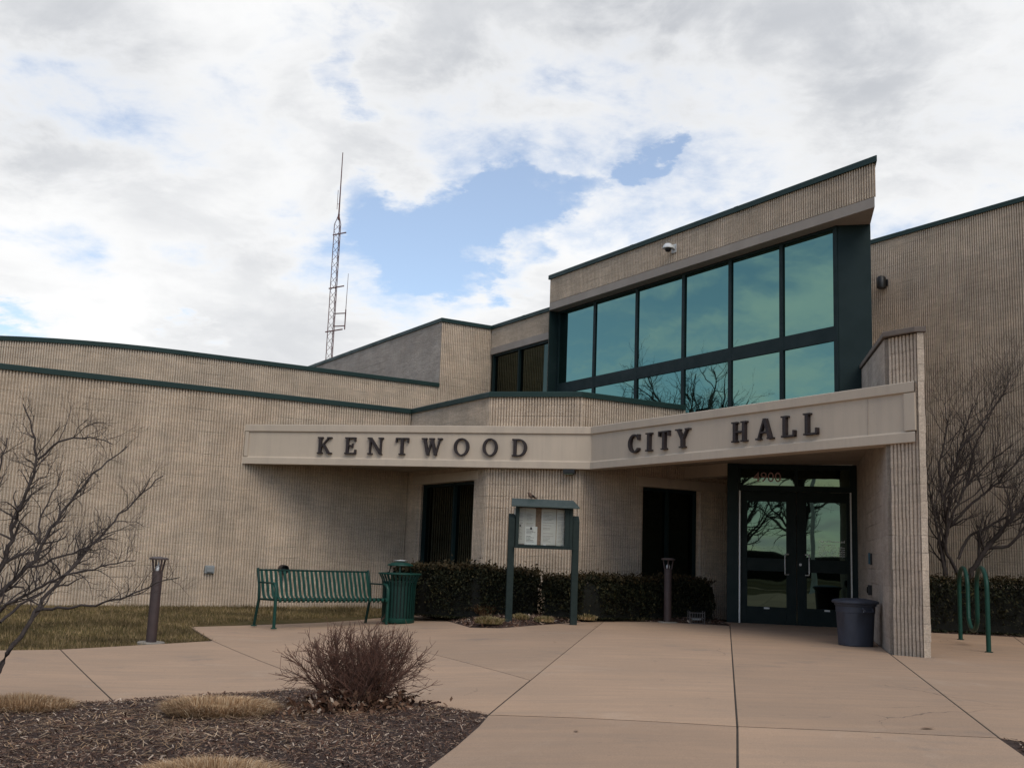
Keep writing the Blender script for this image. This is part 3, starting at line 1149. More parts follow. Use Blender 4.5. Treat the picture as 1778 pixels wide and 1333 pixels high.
def stroke(a, b, w):
    """slanted stroke with horizontal ends"""
    return [(a[0] - w / 2, a[1]), (a[0] + w / 2, a[1]), (b[0] + w / 2, b[1]), (b[0] - w / 2, b[1])]


def bar(x0, y0, x1, y1):
    return [(x0, y0), (x1, y0), (x1, y1), (x0, y1)]


def ring(cx, cy, rx, ry, tx, ty, a0=0, a1=360, n=28):
    out = []
    for i in range(n):
        t0 = R(a0 + (a1 - a0) * i / n); t1 = R(a0 + (a1 - a0) * (i + 1) / n)
        out.append([(cx + rx * math.cos(t0), cy + ry * math.sin(t0)), (cx + rx * math.cos(t1), cy + ry * math.sin(t1)),
                    (cx + (rx - tx) * math.cos(t1), cy + (ry - ty) * math.sin(t1)), (cx + (rx - tx) * math.cos(t0), cy + (ry - ty) * math.sin(t0))])
    return out


def serif(cx, y, w=.34, h=.075):
    return bar(cx - w / 2, y, cx + w / 2, y + h)


T_ = .17


def glyph(ch):
    S = []
    if ch == 'K':
        S = [stroke((.22, 0), (.22, 1), T_), serif(.22, 0), serif(.22, .925), stroke((.30, .42), (.78, 1), .10), stroke((.42, .56), (.80, 0), .17), serif(.80, .925, .30), serif(.82, 0, .32)]; w = 1.0
    elif ch == 'E':
        S = [stroke((.22, 0), (.22, 1), T_), bar(.05, 0, .80, .08), bar(.05, .92, .76, 1), bar(.3, .47, .58, .545), bar(.70, .0, .80, .27), bar(.67, .76, .76, 1), bar(.52, .38, .59, .64)]; w = .84
    elif ch == 'N':
        S = [stroke((.17, 0), (.17, 1), .09), stroke((.83, 0), (.83, 1), .09), stroke((.16, 1), (.84, 0), .18), serif(.17, 0, .30), serif(.13, .925, .26), serif(.83, .925, .30)]; w = 1.0
    elif ch == 'T':
        S = [stroke((.42, 0), (.42, 1), T_), serif(.42, 0, .38), bar(.02, .92, .82, 1), bar(.02, .72, .10, 1), bar(.74, .72, .82, 1)]; w = .84
    elif ch == 'W':
        S = [stroke((.16, 1), (.40, 0), .17), stroke((.40, 0), (.62, 1), .09), stroke((.60, 1), (.86, 0), .17), stroke((.86, 0), (1.10, 1), .09), serif(.16, .925, .32), serif(.60, .925, .32), serif(1.10, .925, .28)]; w = 1.26
    elif ch == 'O':
        S = ring(.5, .5, .48, .52, .17, .085); w = 1.0
    elif ch == 'D':
        S = [stroke((.22, 0), (.22, 1), T_), bar(.05, 0, .45, .08), bar(.05, .92, .45, 1)] + ring(.44, .5, .48, .5, .17, .08, -90, 90, 16); w = .96
    elif ch == 'C':
        S = ring(.5, .5, .47, .52, .17, .09, 42, 318, 24) + [bar(.76, .68, .86, 1.0), bar(.74, .10, .86, .24)]; w = .92
    elif ch == 'I':
        S = [stroke((.22, 0), (.22, 1), T_), serif(.22, 0, .40), serif(.22, .925, .40)]; w = .44
    elif ch == 'Y':
        S = [stroke((.44, 0), (.44, .48), T_), stroke((.44, .42), (.14, 1), .16), stroke((.46, .42), (.76, 1), .10), serif(.44, 0, .38), serif(.14, .925, .32), serif(.78, .925, .28)]; w = .94
    elif ch == 'H':
        S = [stroke((.2, 0), (.2, 1), T_), stroke((.8, 0), (.8, 1), T_), bar(.2, .455, .8, .535)] + [serif(x, y, .36) for x in (.2, .8) for y in (0, .925)]; w = 1.0
    elif ch == 'A':
        S = [stroke((.12, 0), (.48, 1), .09), stroke((.84, 0), (.50, 1), .18), bar(.24, .30, .72, .375), serif(.12, 0, .28), serif(.84, 0, .34)]; w = 1.0
    elif ch == 'L':
        S = [stroke((.22, 0), (.22, 1), T_), serif(.22, .925, .38), bar(.05, 0, .80, .08), bar(.71, .0, .80, .30)]; w = .84
    return S, w


def letters(spec, p0, d, nrm, z0, z1, parent, shift):
    H_ = z1 - z0
    for ch, s0, s1 in spec:
        S, w = glyph(ch)
        kx = (s1 - s0 - shift) / w
        mb = MB()
        for i, poly in enumerate(S):
            o0 = -.0335 + .0004 * (i % 5)
            o1 = .022 + .0004 * (i % 7)
            va, vb = [], []
            for x, y in poly:
                q = p0 + d * (s0 + shift * .5 + x * kx)
                z = z0 + y * H_
                va.append((q.x + nrm.x * o0, q.y + nrm.y * o0, z)); vb.append((q.x + nrm.x * o1, q.y + nrm.y * o1, z))
            n = len(poly)
            mb.add(va + vb, [tuple(range(n)), tuple(range(2 * n - 1, n - 1, -1))] + [(i_, (i_ + 1) % n, n + (i_ + 1) % n, n + i_) for i_ in range(n)])
        o = mb.build('letter', mt_letter, parent)
        o['label'] = 'letter ' + ch


letters([('K', 1.45, 1.751), ('E', 1.978, 2.22), ('N', 2.423, 2.727), ('T', 2.949, 3.202), ('W', 3.437, 3.824), ('O', 4.025, 4.314), ('O', 4.546, 4.825), ('D', 5.062, 5.352)],
        Bm, sB, N4, 2.885, 3.185, beam_l, .0)
letters([('C', 1.048, 1.366), ('I', 1.498, 1.672), ('T', 1.814, 2.099), ('Y', 2.233, 2.573), ('H', 3.455, 3.785), ('A', 3.949, 4.284), ('L', 4.411, 4.696), ('L', 4.81, 5.091)],
        Cm, sC, N1, 2.890, 3.178, beam_r, .02)

# canopy roof, soffits, bulkhead over the recessed side of the entrance
mb = MB()
wl_in = Bm - N4 * .26
mb.prism([(p.x, p.y) for p in [wl_in, Cm - N4 * .26, Fc + N2 * .0, Bc, A0]], 2.76, 2.80)
mb.build('soffit', mt_soffit, hall)
mb = MB()
wq = isect(Dm, E1, Pw, E3)
mb.prism([(p.x, p.y) for p in [Cm - N1 * .27 - N4 * .02, Dm - N1 * .27, Pw + E3 * .7, Dr, Dl, GT]], 2.905, 2.93)
mb.build('soffit', mt_soffit, hall)
mb = MB()
mb.prism([(p.x, p.y) for p in [Bm - N4 * .05, Cm - N4 * .05, Dm - N1 * .05, Pw + E3 * .4, Pw + E3 * 5.6, GT, Fc, Bc, A0]], 3.30, 3.38)
mb.build('roof', mt_roof, hall)
mb = MB()
q0, q1 = GT + N1 * .0, Dl + N1 * .0
mb.sweep([(0, 2.695), (0, 3.2), (-.30, 3.2), (-.30, 2.695)], q0, q1 - E1 * .02, N1)
mb.build('bulkhead', mt_precast, hall, bevel=.006)
mb = MB()
mb.prism([(p.x, p.y) for p in [GT - N1 * .3, Dl - N1 * .3, Dl + E3 * 1.8, GE]], 2.74, 2.78)
mb.build('soffit', mt_soffit, hall)

# ---- entrance: frame, transoms, two doors
dd = (Dr - Dl).normalized()
LD = (Dr - Dl).length
ef = MB()


def dbox(mb, s0, s1, z0, z1, o0=-.05, o1=.05):
    q = Dl + dd * ((s0 + s1) / 2) + N4 * ((o0 + o1) / 2)
    mb.box((q.x, q.y, (z0 + z1) / 2), s1 - s0, o1 - o0, z1 - z0, dd, N4)


dbox(ef, 0, .19, .10, 2.90, -.06, .07)
dbox(ef, .195, .225, .10, 2.895)
dbox(ef, 2.01, LD - .005, .10, 2.895)
dbox(ef, 1.115, 1.175, 2.45, 2.83, -.05, .045)
dbox(ef, .225, 2.01, 2.44, 2.535)
dbox(ef, .225, 2.01, 2.815, 2.895)
dbox(ef, .225, 2.01, .16, .215, -.06, .06)
dfr = ef.build('door_frame', mt_frame, hall, bevel=.004)
for s0, s1 in ((.225, 1.115), (1.175, 2.01)):
    pn = MB()
    q = Dl + dd * ((s0 + s1) / 2) + N4 * -.012
    pn.box((q.x, q.y, 2.675), s1 - s0, .010, .28, dd, (N4 - Z3 * .037).normalized(), (Z3 + N4 * .037).normalized())
    pn.build('pane', mt_glass_door, dfr)
nm = MB()
q = Dl + dd * .43 + N4 * .003
text_mb('4900', .165, nm, (q.x, q.y, 2.60), dd, Z3, N4)
o = nm.build('number', mt_pink, dfr)
o['label'] = 'number 4900 on the transom glass'
for sa_, sb_ in ((.197, .222), (2.008, 2.03)):
    mb = MB(); dbox(mb, sa_, sb_, .20, 2.44, .05, .062); mb.build('hinge_strip', mt_steel, dfr)


def door(s0, s1, pane, hs, hx):
    mb = MB()
    pa, pb = pane
    z0, z1 = .22, 2.435
    zs = [(.51, 1.10), (1.315, 2.265)]
    dbox(mb, s0, pa, z0, z1, -.03, .025)
    dbox(mb, pb, s1, z0, z1, -.03, .025)
    for a_, b_ in ((z0, .51), (1.10, 1.315), (2.265, z1)):
        dbox(mb, pa, pb, a_, b_, -.03, .0245)
    d_ = mb.build('door', mt_door, hall, bevel=.003)
    for a_, b_ in zs:
        pn = MB(); dbox(pn, pa, pb, a_, b_, -.012, 0)
        pn.build('pane', mt_glass_door, d_)
    hb = MB()
    pts = []
    for z, o_ in ((1.055, .025), (1.055, .07), (1.075, .09), (1.37, .09), (1.39, .07), (1.39, .025)):
        q = Dl + dd * (hs + hx * (.0 if o_ > .03 else 1)) + N4 * o_
        pts.append((q.x, q.y, z))
    hb.tube(pts, .011, 8)
    hb.build('handle', mt_steel, d_, smooth=True)
    pm = (pa + pb) / 2
    pl_ = MB(); dbox(pl_, pm - .045, pm + .045, .475, .502, .024, .028)
    pl_.build('label_plate', mt_white, d_)
    return d_


door(.23, 1.142, (.335, .975), .955, .06)
d2 = door(1.148, 2.005, (1.305, 1.95), 1.345, -.06)
mb = MB()
q = Dl + dd * 1.205 + N4 * .03
mb.tube([(q.x, q.y, 1.225), (q.x + N4.x * .012, q.y + N4.y * .012, 1.225)], .022, 12)
mb.build('lock_cylinder', mt_steel, d2)
vt = MB()
q = Dl + dd * 1.50 + N4 * .004
rows = [('City of Kentwood', .040, 1.605, 0), ('Building Hours', .028, 1.552, .04), ('Monday', .024, 1.515, .0), ('Tuesday', .024, 1.480, .0), ('Wednesday', .024, 1.445, .0), ('Thursday', .024, 1.410, .0), ('Friday', .024, 1.375, .0)]
for s, h_, z, x in rows:
    text_mb(s, h_, vt, (q.x + dd.x * x, q.y + dd.y * x, z), dd, Z3, N4)
for i in range(5):
    text_mb('8:00 am - 5:00 pm', .022, vt, (q.x + dd.x * .19, q.y + dd.y * .19, 1.515 - .035 * i), dd, Z3, N4)
vt.build('hours_text', mt_vinyl, d2)
# vestibule side wall
mb = MB()
flatwall(mb, Dl + E3 * .06, Dl + E3 * 1.9, .1, 2.72)
mb.build('wall', mt_block, hall)


# ---- fixtures on the walls (things of their own)
def put(p):
    return (p[0], p[1], p[2])


t = thing('security_camera', (2.997, 19.852, 7.07), 'white dome camera on the masonry band above the tall windows', 'camera')
cam_t = t
c = Vector((2.997, 19.852, 7.075))
mb = MB()
mb.box((c + N1 * .01).to_tuple(), .20, .02, .24, dt, N1)
mb.box((c + N1 * .09 + Z3 * .03).to_tuple(), .10, .15, .11, dt, N1)
mb.build('bracket', mt_white, t, bevel=.01)
mb = MB()
mb.lathe([(.08, .10), (.12, .06), (.15, .0), (.155, -.03), (.14, -.035)][::-1], (c + N1 * .22).to_tuple(), 20)
mb.build('housing', mt_white, t, smooth=True)
mb = MB()
mb.lathe([(.02, -.13), (.06, -.115), (.085, -.075), (.09, -.036)], (c + N1 * .22).to_tuple(), 16)
mb.build('dome', mt_black, t, smooth=True)

cam_t.scale = (.70, .70, .70)
wl = Vector((7.697, 21.781, 7.07))
t = thing('wall_light', wl.to_tuple(), 'small black cylinder light high on the tall right wall', 'light')
mb = MB(); mb.box((wl + N1 * .02).to_tuple(), .14, .04, .14, E1, N1); mb.build('back_plate', mt_lamp, t, bevel=.01)
mb = MB(); mb.lathe([(.085, -.13), (.09, -.11), (.09, .09), (.07, .12)], (wl + N1 * .14).to_tuple(), 18); mb.build('shade', mt_lamp, t, smooth=True)

vp = Vector((-4.112, 20.202, .80))
t = thing('wall_spotlight', vp.to_tuple(), 'round dark hooded fixture on the ribbed wall behind the bench', 'fixture')
mb = MB(); mb.tube([vp, vp + N2 * .03], .085, 20); mb.build('collar', M('rust metal', (.06, .04, .032), (.09, .06, .05), .7, scale=30), t)
mb = MB()
ring_o = []
for k_ in range(20):
    th = 2 * math.pi * k_ / 20
    ring_o.append((math.cos(th), math.sin(th)))
vs, fs = [], []
for rr, oo in ((.075, .03), (.082, .15), (.066, .15), (.06, .05)):
    for cx_, cz_ in ring_o:
        q = vp + E2 * (cx_ * rr) + Z3 * (cz_ * rr) + N2 * oo
        vs.append(q.to_tuple())
for i in range(3):
    for k_ in range(20):
        fs.append((i * 20 + k_, i * 20 + (k_ + 1) % 20, (i + 1) * 20 + (k_ + 1) % 20, (i + 1) * 20 + k_))
fs.append(tuple(range(60, 80)))
mb.add(vs, fs); mb.build('hood', mt_lamp, t)

ob_ = Vector((-5.271, 19.508, .765))
t = thing('outlet_box', ob_.to_tuple(), 'small grey weatherproof outlet box low on the ribbed wall', 'outlet')
mb = MB(); mb.box((ob_ + N2 * .02).to_tuple(), .17, .05, .14, E2, N2); mb.build('plate', mt_grey, t, bevel=.006)
mb = MB(); mb.box((ob_ + N2 * .058).to_tuple(), .11, .03, .10, E2, N2); mb.build('cover', mt_grey, t, bevel=.008)

sf = Vector((1.05, 18.405, 2.64)) + N4 * .09
t = thing('under_beam_light', sf.to_tuple(), 'flat dark light fixture tucked under the beam corner', 'light')
mb = MB(); mb.box(sf.to_tuple(), .20, .12, .07, E4, N4); mb.build('body', mt_lamp, t, bevel=.008)
mb = MB(); mb.box((sf + Z3 * -.04 + N4 * .01).to_tuple(), .15, .08, .012, E4, N4); mb.build('lens', mt_glass_lo, t)

for zz, yy, lab, mt_, nm_ in ((1.345, 15.60, 'narrow blue plate on the left face of the wing wall', M('blue plate', (.03, .10, .15), rough=.4), 'wall_plate'), (1.335, 15.28, 'narrow black card reader plate on the wing wall', mt_black, 'card_reader')):
    tt_ = (yy - Pw.y) / E3.y
    q = Pw + E3 * tt_
    mb = MB(); mb.box((q.x + N3.x * .012, q.y + N3.y * .012, zz), .07, .024, .16, E3, N3)
    tag(mb.build(nm_, mt_, None, bevel=.004), lab, 'wall plate')
tt_ = (15.42 - Pw.y) / E3.y
q = Pw + E3 * tt_ + Z3 * .905
t = thing('door_opener_button', q.to_tuple(), 'black push button box low on the wing wall beside the doors', 'button')
mb = MB(); mb.box((q + N3 * .025).to_tuple(), .13, .05, .14, E3, N3); mb.build('box', mt_black, t, bevel=.006)
mb = MB(); mb.tube([q + N3 * .05, q + N3 * .065], .045, 16); mb.build('button', mt_lamp, t)

# ------------------------------------------------------------------ ground
mb = MB()
xs = [-400, -200, -90, -45] + [x * .75 for x in range(-40, 41)] + [45, 90, 200, 400]
ys = [-400, -200, -90, -45] + [y * .75 for y in range(-40, 49)] + [50, 90, 200, 400]


def gz(x, y):
    return lawn_z(max(-30, min(30, x)), max(-30, min(36, y))) - .035


vs = [(x, y, gz(x, y)) for y in ys for x in xs]
nx = len(xs)
mb.add(vs, [(j * nx + i, j * nx + i + 1, (j + 1) * nx + i + 1, (j + 1) * nx + i) for j in range(len(ys) - 1) for i in range(nx - 1)])
ground = structure(mb.build('ground', mt_ground, None, smooth=True))

# pavement slabs
pav = bpy.data.objects.new('pavement', None)
col.objects.link(pav)
structure(pav)
ORG[pav.name] = (0, 0, 0)


def slab(poly, gap=.0065, rad=.004):
    import bmesh
    bm = bmesh.new()
    I0, I1 = inset(poly, gap), inset(poly, gap + rad)
    top = [bm.verts.new((p.x, p.y, 0)) for p in I1]
    edge = [bm.verts.new((p.x, p.y, -.002)) for p in I0]
    bot = [bm.verts.new((p.x, p.y, -.10)) for p in I0]
    n = len(top)
    dirt_o = [bm.verts.new((p.x, p.y, -.0035)) for p in inset(poly, .0005)]
    dirt_i = [bm.verts.new((p.x, p.y, -.0035)) for p in I0]
    f0 = bm.faces.new(top)
    for i in range(n):
        j = (i + 1) % n
        bm.faces.new((edge[i], edge[j], top[j], top[i]))
        bm.faces.new((bot[i], bot[j], edge[j], edge[i]))
        fd = bm.faces.new((dirt_o[i], dirt_o[j], dirt_i[j], dirt_i[i]))
        fd.material_index = 1
    # cut the top so it follows the grade
    x0, x1 = min(p.x for p in I0), max(p.x for p in I0)
    x = math.ceil(x0 / .5) * .5
    while x < x1:
        bmesh.ops.bisect_plane(bm, geom=bm.verts[:] + bm.edges[:] + bm.faces[:], plane_co=(x + .01, 0, 0), plane_no=(1, 0, 0))
        x += .5
    bmesh.ops.triangulate(bm, faces=[f for f in bm.faces if len(f.verts) > 4])
    bmesh.ops.recalc_face_normals(bm, faces=bm.faces)
    for v in bm.verts:
        v.co.z += g(v.co.x)
    me = bpy.data.meshes.new('slab')
    bm.to_mesh(me); bm.free()
    me.materials.append(mt_conc)
    me.materials.append(mt_dirt)
    o = bpy.data.objects.new('slab', me)
    col.objects.link(o)
    o.parent = pav
    ORG[o.name] = (0, 0, 0)
    return o


s2 = Vector((-.8515, -.524, 0))       # sidewalk direction to the left
ua, la = Vector((-4.863, 12.211, 0)), Vector((-2.899, 8.369, 0))
for i in range(5):
    a_, b_ = ua + s2 * (2.9 * i), ua + s2 * (2.9 * (i + 1))
    c_, e_ = la + s2 * (2.9 * (i + 1)), la + s2 * (2.9 * i)
    slab([(a_.x, a_.y), (b_.x, b_.y), (c_.x, c_.y), (e_.x, e_.y)])
slab([(-4.863, 12.211), (-2.899, 8.369), (-1.528, 9.104), (-1.829, 10.075), (-3.639, 13.918)])
slab([(-3.639, 13.918), (-4.571, 16.139), (-4.022, 17.375), (-3.013, 18.558), (-1.127, 12.869), (.111, 9.560), (.241, 9.20), (-.075, 7.263), (-.546, 7.906), (-1.528, 8.92), (-1.829, 10.075)])
slab([(-3.013, 18.558), (-2.354, 19.327), (-1.601, 19.859), (-.926, 17.909), (-.463, 15.970), (-.029, 15.697), (.747, 16.584), (1.632, 17.741), (.241, 9.20), (.111, 9.560), (-1.127, 12.869)], gap=.006)
slab([(1.632, 17.741), (2.663, 17.802), (3.592, 17.45), (1.458, 6.855), (-.073, 7.274)])
slab([(3.592, 17.45), (3.70, 18.60), (5.832, 18.06), (4.493, 12.773), (3.003, 6.717), (1.458, 6.855)])
slab([(-.077, 7.252), (1.454, 6.833), (.20, .9), (-1.2, 1.3), (-.351, 5.507), (-.238, 6.103), (-.130, 6.790)])
slab([(1.454, 6.833), (2.997, 6.695), (2.867, 6.113), (2.2, 3.4), (1.6, .6), (.20, .9)])
slab([(4.493, 12.773), (4.75, 12.56), (4.86, 12.52), (6.15, 17.74), (8.0, 17.25), (7.0, 14.65), (5.0, 6.55), (3.090, 6.582), (3.000, 6.706)])
slab([(8.0, 17.25), (12.0, 16.2), (9.6, 6.3), (5.0, 6.55), (7.0, 14.65)])
slab([(12.0, 16.2), (17, 14.9), (14.2, 5.9), (9.6, 6.3)])
slab([(-1.2, 1.3), (.20, .9), (-1.25, -5.5), (-2.7, -5.2)])
slab([(.20, .9), (1.6, .6), (.2, -5.8), (-1.25, -5.5)])


# mulch beds -----------------------------------------------------------
def inpoly(x, y, poly):
    c_ = np.zeros(np.shape(x), bool)
    n = len(poly)
    for i in range(n):
        x0, y0 = poly[i]; x1, y1 = poly[(i + 1) % n]
        cond = ((y0 > y) != (y1 > y)) & (x < (x1 - x0) * (y - y0) / (y1 - y0 + 1e-12) + x0)
        c_ ^= cond
    return c_


def edged(x, y, poly):
    """distance to polygon border"""
    d = np.full(np.shape(x), 1e9)
    n = len(poly)
    for i in range(n):
        a_ = np.array(poly[i]); b_ = np.array(poly[(i + 1) % n])
        ab = b_ - a_
        t_ = np.clip(((x - a_[0]) * ab[0] + (y - a_[1]) * ab[1]) / (ab @ ab), 0, 1)
        d = np.minimum(d, np.hypot(x - a_[0] - t_ * ab[0], y - a_[1] - t_ * ab[1]))
    return d


def vnoise(x, y, s=1.0, seed=0):
    return (np.sin(x * 1.7 * s + seed) * np.cos(y * 2.1 * s + seed * 2) + .5 * np.sin(x * 4.3 * s + y * 3.1 * s + seed) + .3 * np.sin(x * 9.1 * s - y * 7.7 * s + seed * 3)) / 1.8


def gnp(x):
    return .115 + .115 * np.tanh((x + 1) / 1.6)


def bed_height(x, y, poly, mound):
    d = edged(x, y, poly)
    return gnp(x) + mound * np.clip(d / .6, 0, 1) ** .7 + .018 * vnoise(x, y, 2.2, 1) * np.clip(d / .3, 0, 1) - .006


def make_bed(poly, mound, nchip, size, name='mulch_bed', near=None, res=.16):
    px = [p[0] for p in poly]; py = [p[1] for p in poly]
    import bmesh
    bm = bmesh.new()
    f_ = bm.faces.new([bm.verts.new((p[0], p[1], 0)) for p in poly])
    for axis, lo, hi in ((0, min(px), max(px)), (1, min(py), max(py))):
        v_ = lo + res
        while v_ < hi:
            no = (1, 0, 0) if axis == 0 else (0, 1, 0)
            co = (v_, 0, 0) if axis == 0 else (0, v_, 0)
            bmesh.ops.bisect_plane(bm, geom=bm.verts[:] + bm.edges[:] + bm.faces[:], plane_co=co, plane_no=no)
            v_ += res
    bmesh.ops.recalc_face_normals(bm, faces=bm.faces)
    for v in bm.verts:
        v.co.z = float(bed_height(np.array([v.co.x]), np.array([v.co.y]), poly, mound)[0])
    for f_ in bm.faces:
        f_.smooth = True
        if f_.normal.z < 0:
            f_.normal_flip()
    me = bpy.data.meshes.new(name)
    bm.to_mesh(me); bm.free()
    me.materials.append(mt_soil)
    o = bpy.data.objects.new(name, me)
    col.objects.link(o)
    structure(o)
    ORG[o.name] = (0, 0, 0)
    # loose chips
    n = nchip
    x = rng.uniform(min(px), max(px), n * 3); y = rng.uniform(min(py), max(py), n * 3)
    ok = inpoly(x, y, poly) & (edged(x, y, poly) > -.0)
    if near is not None:
        ok &= rng.uniform(0, 1, len(x)) < np.clip((near / np.maximum(1, np.hypot(x, y))) ** 2, 0, 1)
    x, y = x[ok][:n], y[ok][:n]
    n = len(x)
    z = bed_height(x, y, poly, mound) + rng.uniform(.002, .016, n)
    a_ = rng.uniform(0, 2 * np.pi, n); tl = rng.normal(0, .35, n); rl = rng.normal(0, .4, n)
    L = size * rng.lognormal(0, .38, n); Wd = L * rng.uniform(.10, .34, n)
    ux = np.stack([np.cos(a_) * np.cos(tl), np.sin(a_) * np.cos(tl), np.sin(tl)], 1)
    vx = np.stack([-np.sin(a_) * np.cos(rl), np.cos(a_) * np.cos(rl), np.sin(rl)], 1)
    c_ = np.stack([x, y, z], 1)
    V = np.stack([c_ - ux * L[:, None] / 2 - vx * Wd[:, None] / 2, c_ + ux * L[:, None] / 2 - vx * Wd[:, None] * .3, c_ + ux * L[:, None] / 2 + vx * Wd[:, None] * .4, c_ - ux * L[:, None] / 2 + vx * Wd[:, None] / 2], 1)
    F = np.arange(n * 4).reshape(-1, 4)
    stuff(arrays('wood_chips', V.reshape(-1, 3), F, mt_chip))
    return o


bed_near = [(-.351, 5.507), (-.238, 6.103), (-.130, 6.790), (-.075, 7.263), (-.546, 7.906), (-1.528, 8.92), (-1.60, 9.06), (-2.899, 8.369), (-5.37, 6.85), (-7.84, 5.33), (-7.0, 1.0), (-1.3, 1.1)]
make_bed(bed_near, .05, 200000, .0175, near=6.0)
# fallen straw round the clumps
nst_ = 1900
cx_ = np.concatenate([rng.normal(-1.8, .75, nst_ // 2), rng.normal(-2.6, 1.0, nst_ - nst_ // 2)])
cy_ = np.concatenate([rng.normal(7.0, .55, nst_ // 2), rng.normal(6.6, .9, nst_ - nst_ // 2)])
ok_ = inpoly(cx_, cy_, bed_near)
cx_, cy_ = cx_[ok_], cy_[ok_]
ns2 = len(cx_)
cz_ = bed_height(cx_, cy_, bed_near, .05) + rng.uniform(.006, .018, ns2)
aa_ = rng.uniform(0, 2 * np.pi, ns2); ll_ = rng.uniform(.05, .14, ns2); tt_ = rng.normal(0, .12, ns2)
ux_ = np.stack([np.cos(aa_), np.sin(aa_), tt_], 1) * ll_[:, None] / 2
vx_ = np.stack([-np.sin(aa_), np.cos(aa_), 0 * aa_], 1) * .0017
c3_ = np.stack([cx_, cy_, cz_], 1)
stuff(arrays('straw_litter', np.stack([c3_ - ux_ - vx_, c3_ + ux_ - vx_, c3_ + ux_ + vx_, c3_ - ux_ + vx_], 1).reshape(-1, 3), np.arange(ns2 * 4).reshape(-1, 4), mt_straw))
bed_far = [(-1.601, 19.859), (-.926, 17.909), (-.463, 15.970), (-.029, 15.697), (.747, 16.584), (1.632, 17.741), (2.663, 17.802), (3.592, 17.45), (3.70, 18.5), (3.6, 19.7), (1.2, 18.34), (-.39, 18.74), (-1.95, 21.4)]
make_bed(bed_far, .085, 9000, .05)
bed_r = [(3.000, 6.706), (3.090, 6.582), (5.0, 6.55), (4.6, 4.6), (2.3, 3.4), (2.867, 6.113)]
make_bed(bed_r, .03, 6000, .03)
bed_hr = [(6.17, 17.72), (8.0, 17.24), (12.0, 16.2), (14.0, 15.6), (11.0, 16.2 + 1.2), (9.6, 18.6), (7.0, 19.6)]
make_bed(bed_hr, .04, 3000, .05)


# lawn: blades on the strip before the left wall and around the bollard
def blades(name, x, y, z, h, w, lean, mt, parent=None):
    n = len(x)
    a_ = rng.uniform(0, 2 * np.pi, n)
    ln = np.abs(rng.normal(0, lean, n))
    b_ = rng.uniform(0, 2 * np.pi, n)
    hx = np.cos(b_) * ln * h; hy = np.sin(b_) * ln * h
    wx, wy = np.cos(a_) * w / 2, np.sin(a_) * w / 2
    p0 = np.stack([x - wx, y - wy, z], 1); p1 = np.stack([x + wx, y + wy, z], 1)
    p2 = np.stack([x + hx, y + hy, z + h * np.sqrt(np.clip(1 - ln ** 2, .15, 1))], 1)
    V = np.stack([p0, p1, p2], 1).reshape(-1, 3)
    return arrays(name, V, np.arange(n * 3).reshape(-1, 3), mt, parent)


lawn_poly = [(-13.0, 7.4), (-5.396, 11.923), (-4.863, 12.211), (-3.639, 13.918), (-4.571, 16.139), (-4.022, 17.375), (-2.354, 19.327), (-1.601, 19.859), (-1.95, 21.40), (-8.47, 17.58), (-16.5, 12.75)]
n = 110000
x = rng.uniform(-14, -1.4, n * 3); y = rng.uniform(8, 21.5, n * 3)
ok = inpoly(x, y, lawn_poly) | (edged(x, y, lawn_poly) < .015)
x, y = x[ok][:n], y[ok][:n]
z = np.array([lawn_z(a_, b_) for a_, b_ in zip(x, y)]) - .035
hh = rng.uniform(.035, .075, len(x)) * (1 + .35 * vnoise(x, y, 1.3, 5))
stuff(blades('grass', x, y, z, hh, rng.uniform(.006, .012, len(x)), .75, mt_lawn))
# lawn and park far behind the photographer, mirrored in the door glass: ground sheet with a path
pth = MB()
for y0_, y1_ in ((-15.5, -17.2),):
    for i in range(12):
        xa, xb = -40 + i * 7, -40 + (i + 1) * 7
        pth.add([(xa, y0_, gz(xa, y0_) + .02), (xb, y0_, gz(xb, y0_) + .02), (xb, y1_, gz(xb, y1_) + .02), (xa, y1_, gz(xa, y1_) + .02)], [(0, 1, 2, 3)])
structure(pth.build('path', mt_conc, None))


# ------------------------------------------------------------------ street furniture
def make_bollard():
    t = thing('bollard_light', (0, 0, 0), '', 'bollard', 'bollard lights along the walk')
    mb = MB(); mb.lathe([(.0615, -.05), (.0615, .83), (.050, .86)], (0, 0, 0), 20)
    mb.build('pole', mt_bollard, t, world=False, smooth=True)
    for k_ in range(4):
        a_ = math.pi / 2 * k_ + .45
        mb = MB()
        c_, s_ = math.cos(a_), math.sin(a_)
        mb.tube([(c_ * .045, s_ * .045, .82), (c_ * .06, s_ * .06, .88), (c_ * .082, s_ * .082, 1.0)], [.014, .012, .011], 6)
        mb.build('strut', mt_bollard, t, world=False, smooth=True)
    mb = MB(); mb.lathe([(.110, .993), (.114, 1.0), (.114, 1.012), (.08, 1.024), (.02, 1.03)], (0, 0, 0), 28)
    mb.build('cap', mt_bollcap, t, world=False, smooth=True)
    mb = MB(); mb.lathe([(.03, .86), (.032, .90), (.012, .93), (.008, .99)], (0, 0, 0), 12)
    mb.build('lamp', mt_steel, t, world=False, smooth=True)
    mb = MB(); mb.lathe([(.16, -.10), (.16, .010), (.15, .016)], (0, 0, 0), 24)
    mb.build('footing', mt_curb, t, world=False)
    return t


b1 = make_bollard()
b1.location = (-4.234, 13.340, g(-4.234) + .0)
b1.rotation_euler = (R(1.0), R(.6), .3)
b1['label'] = 'leaning brown bollard light on the lawn edge beside the sidewalk'
b2 = dup(b1, None, (2.640, 17.72, g(2.64) + .0))
b2.rotation_euler = (0, 0, 1.0)
b2['label'] = 'brown bollard light standing before the hedge near the doors'

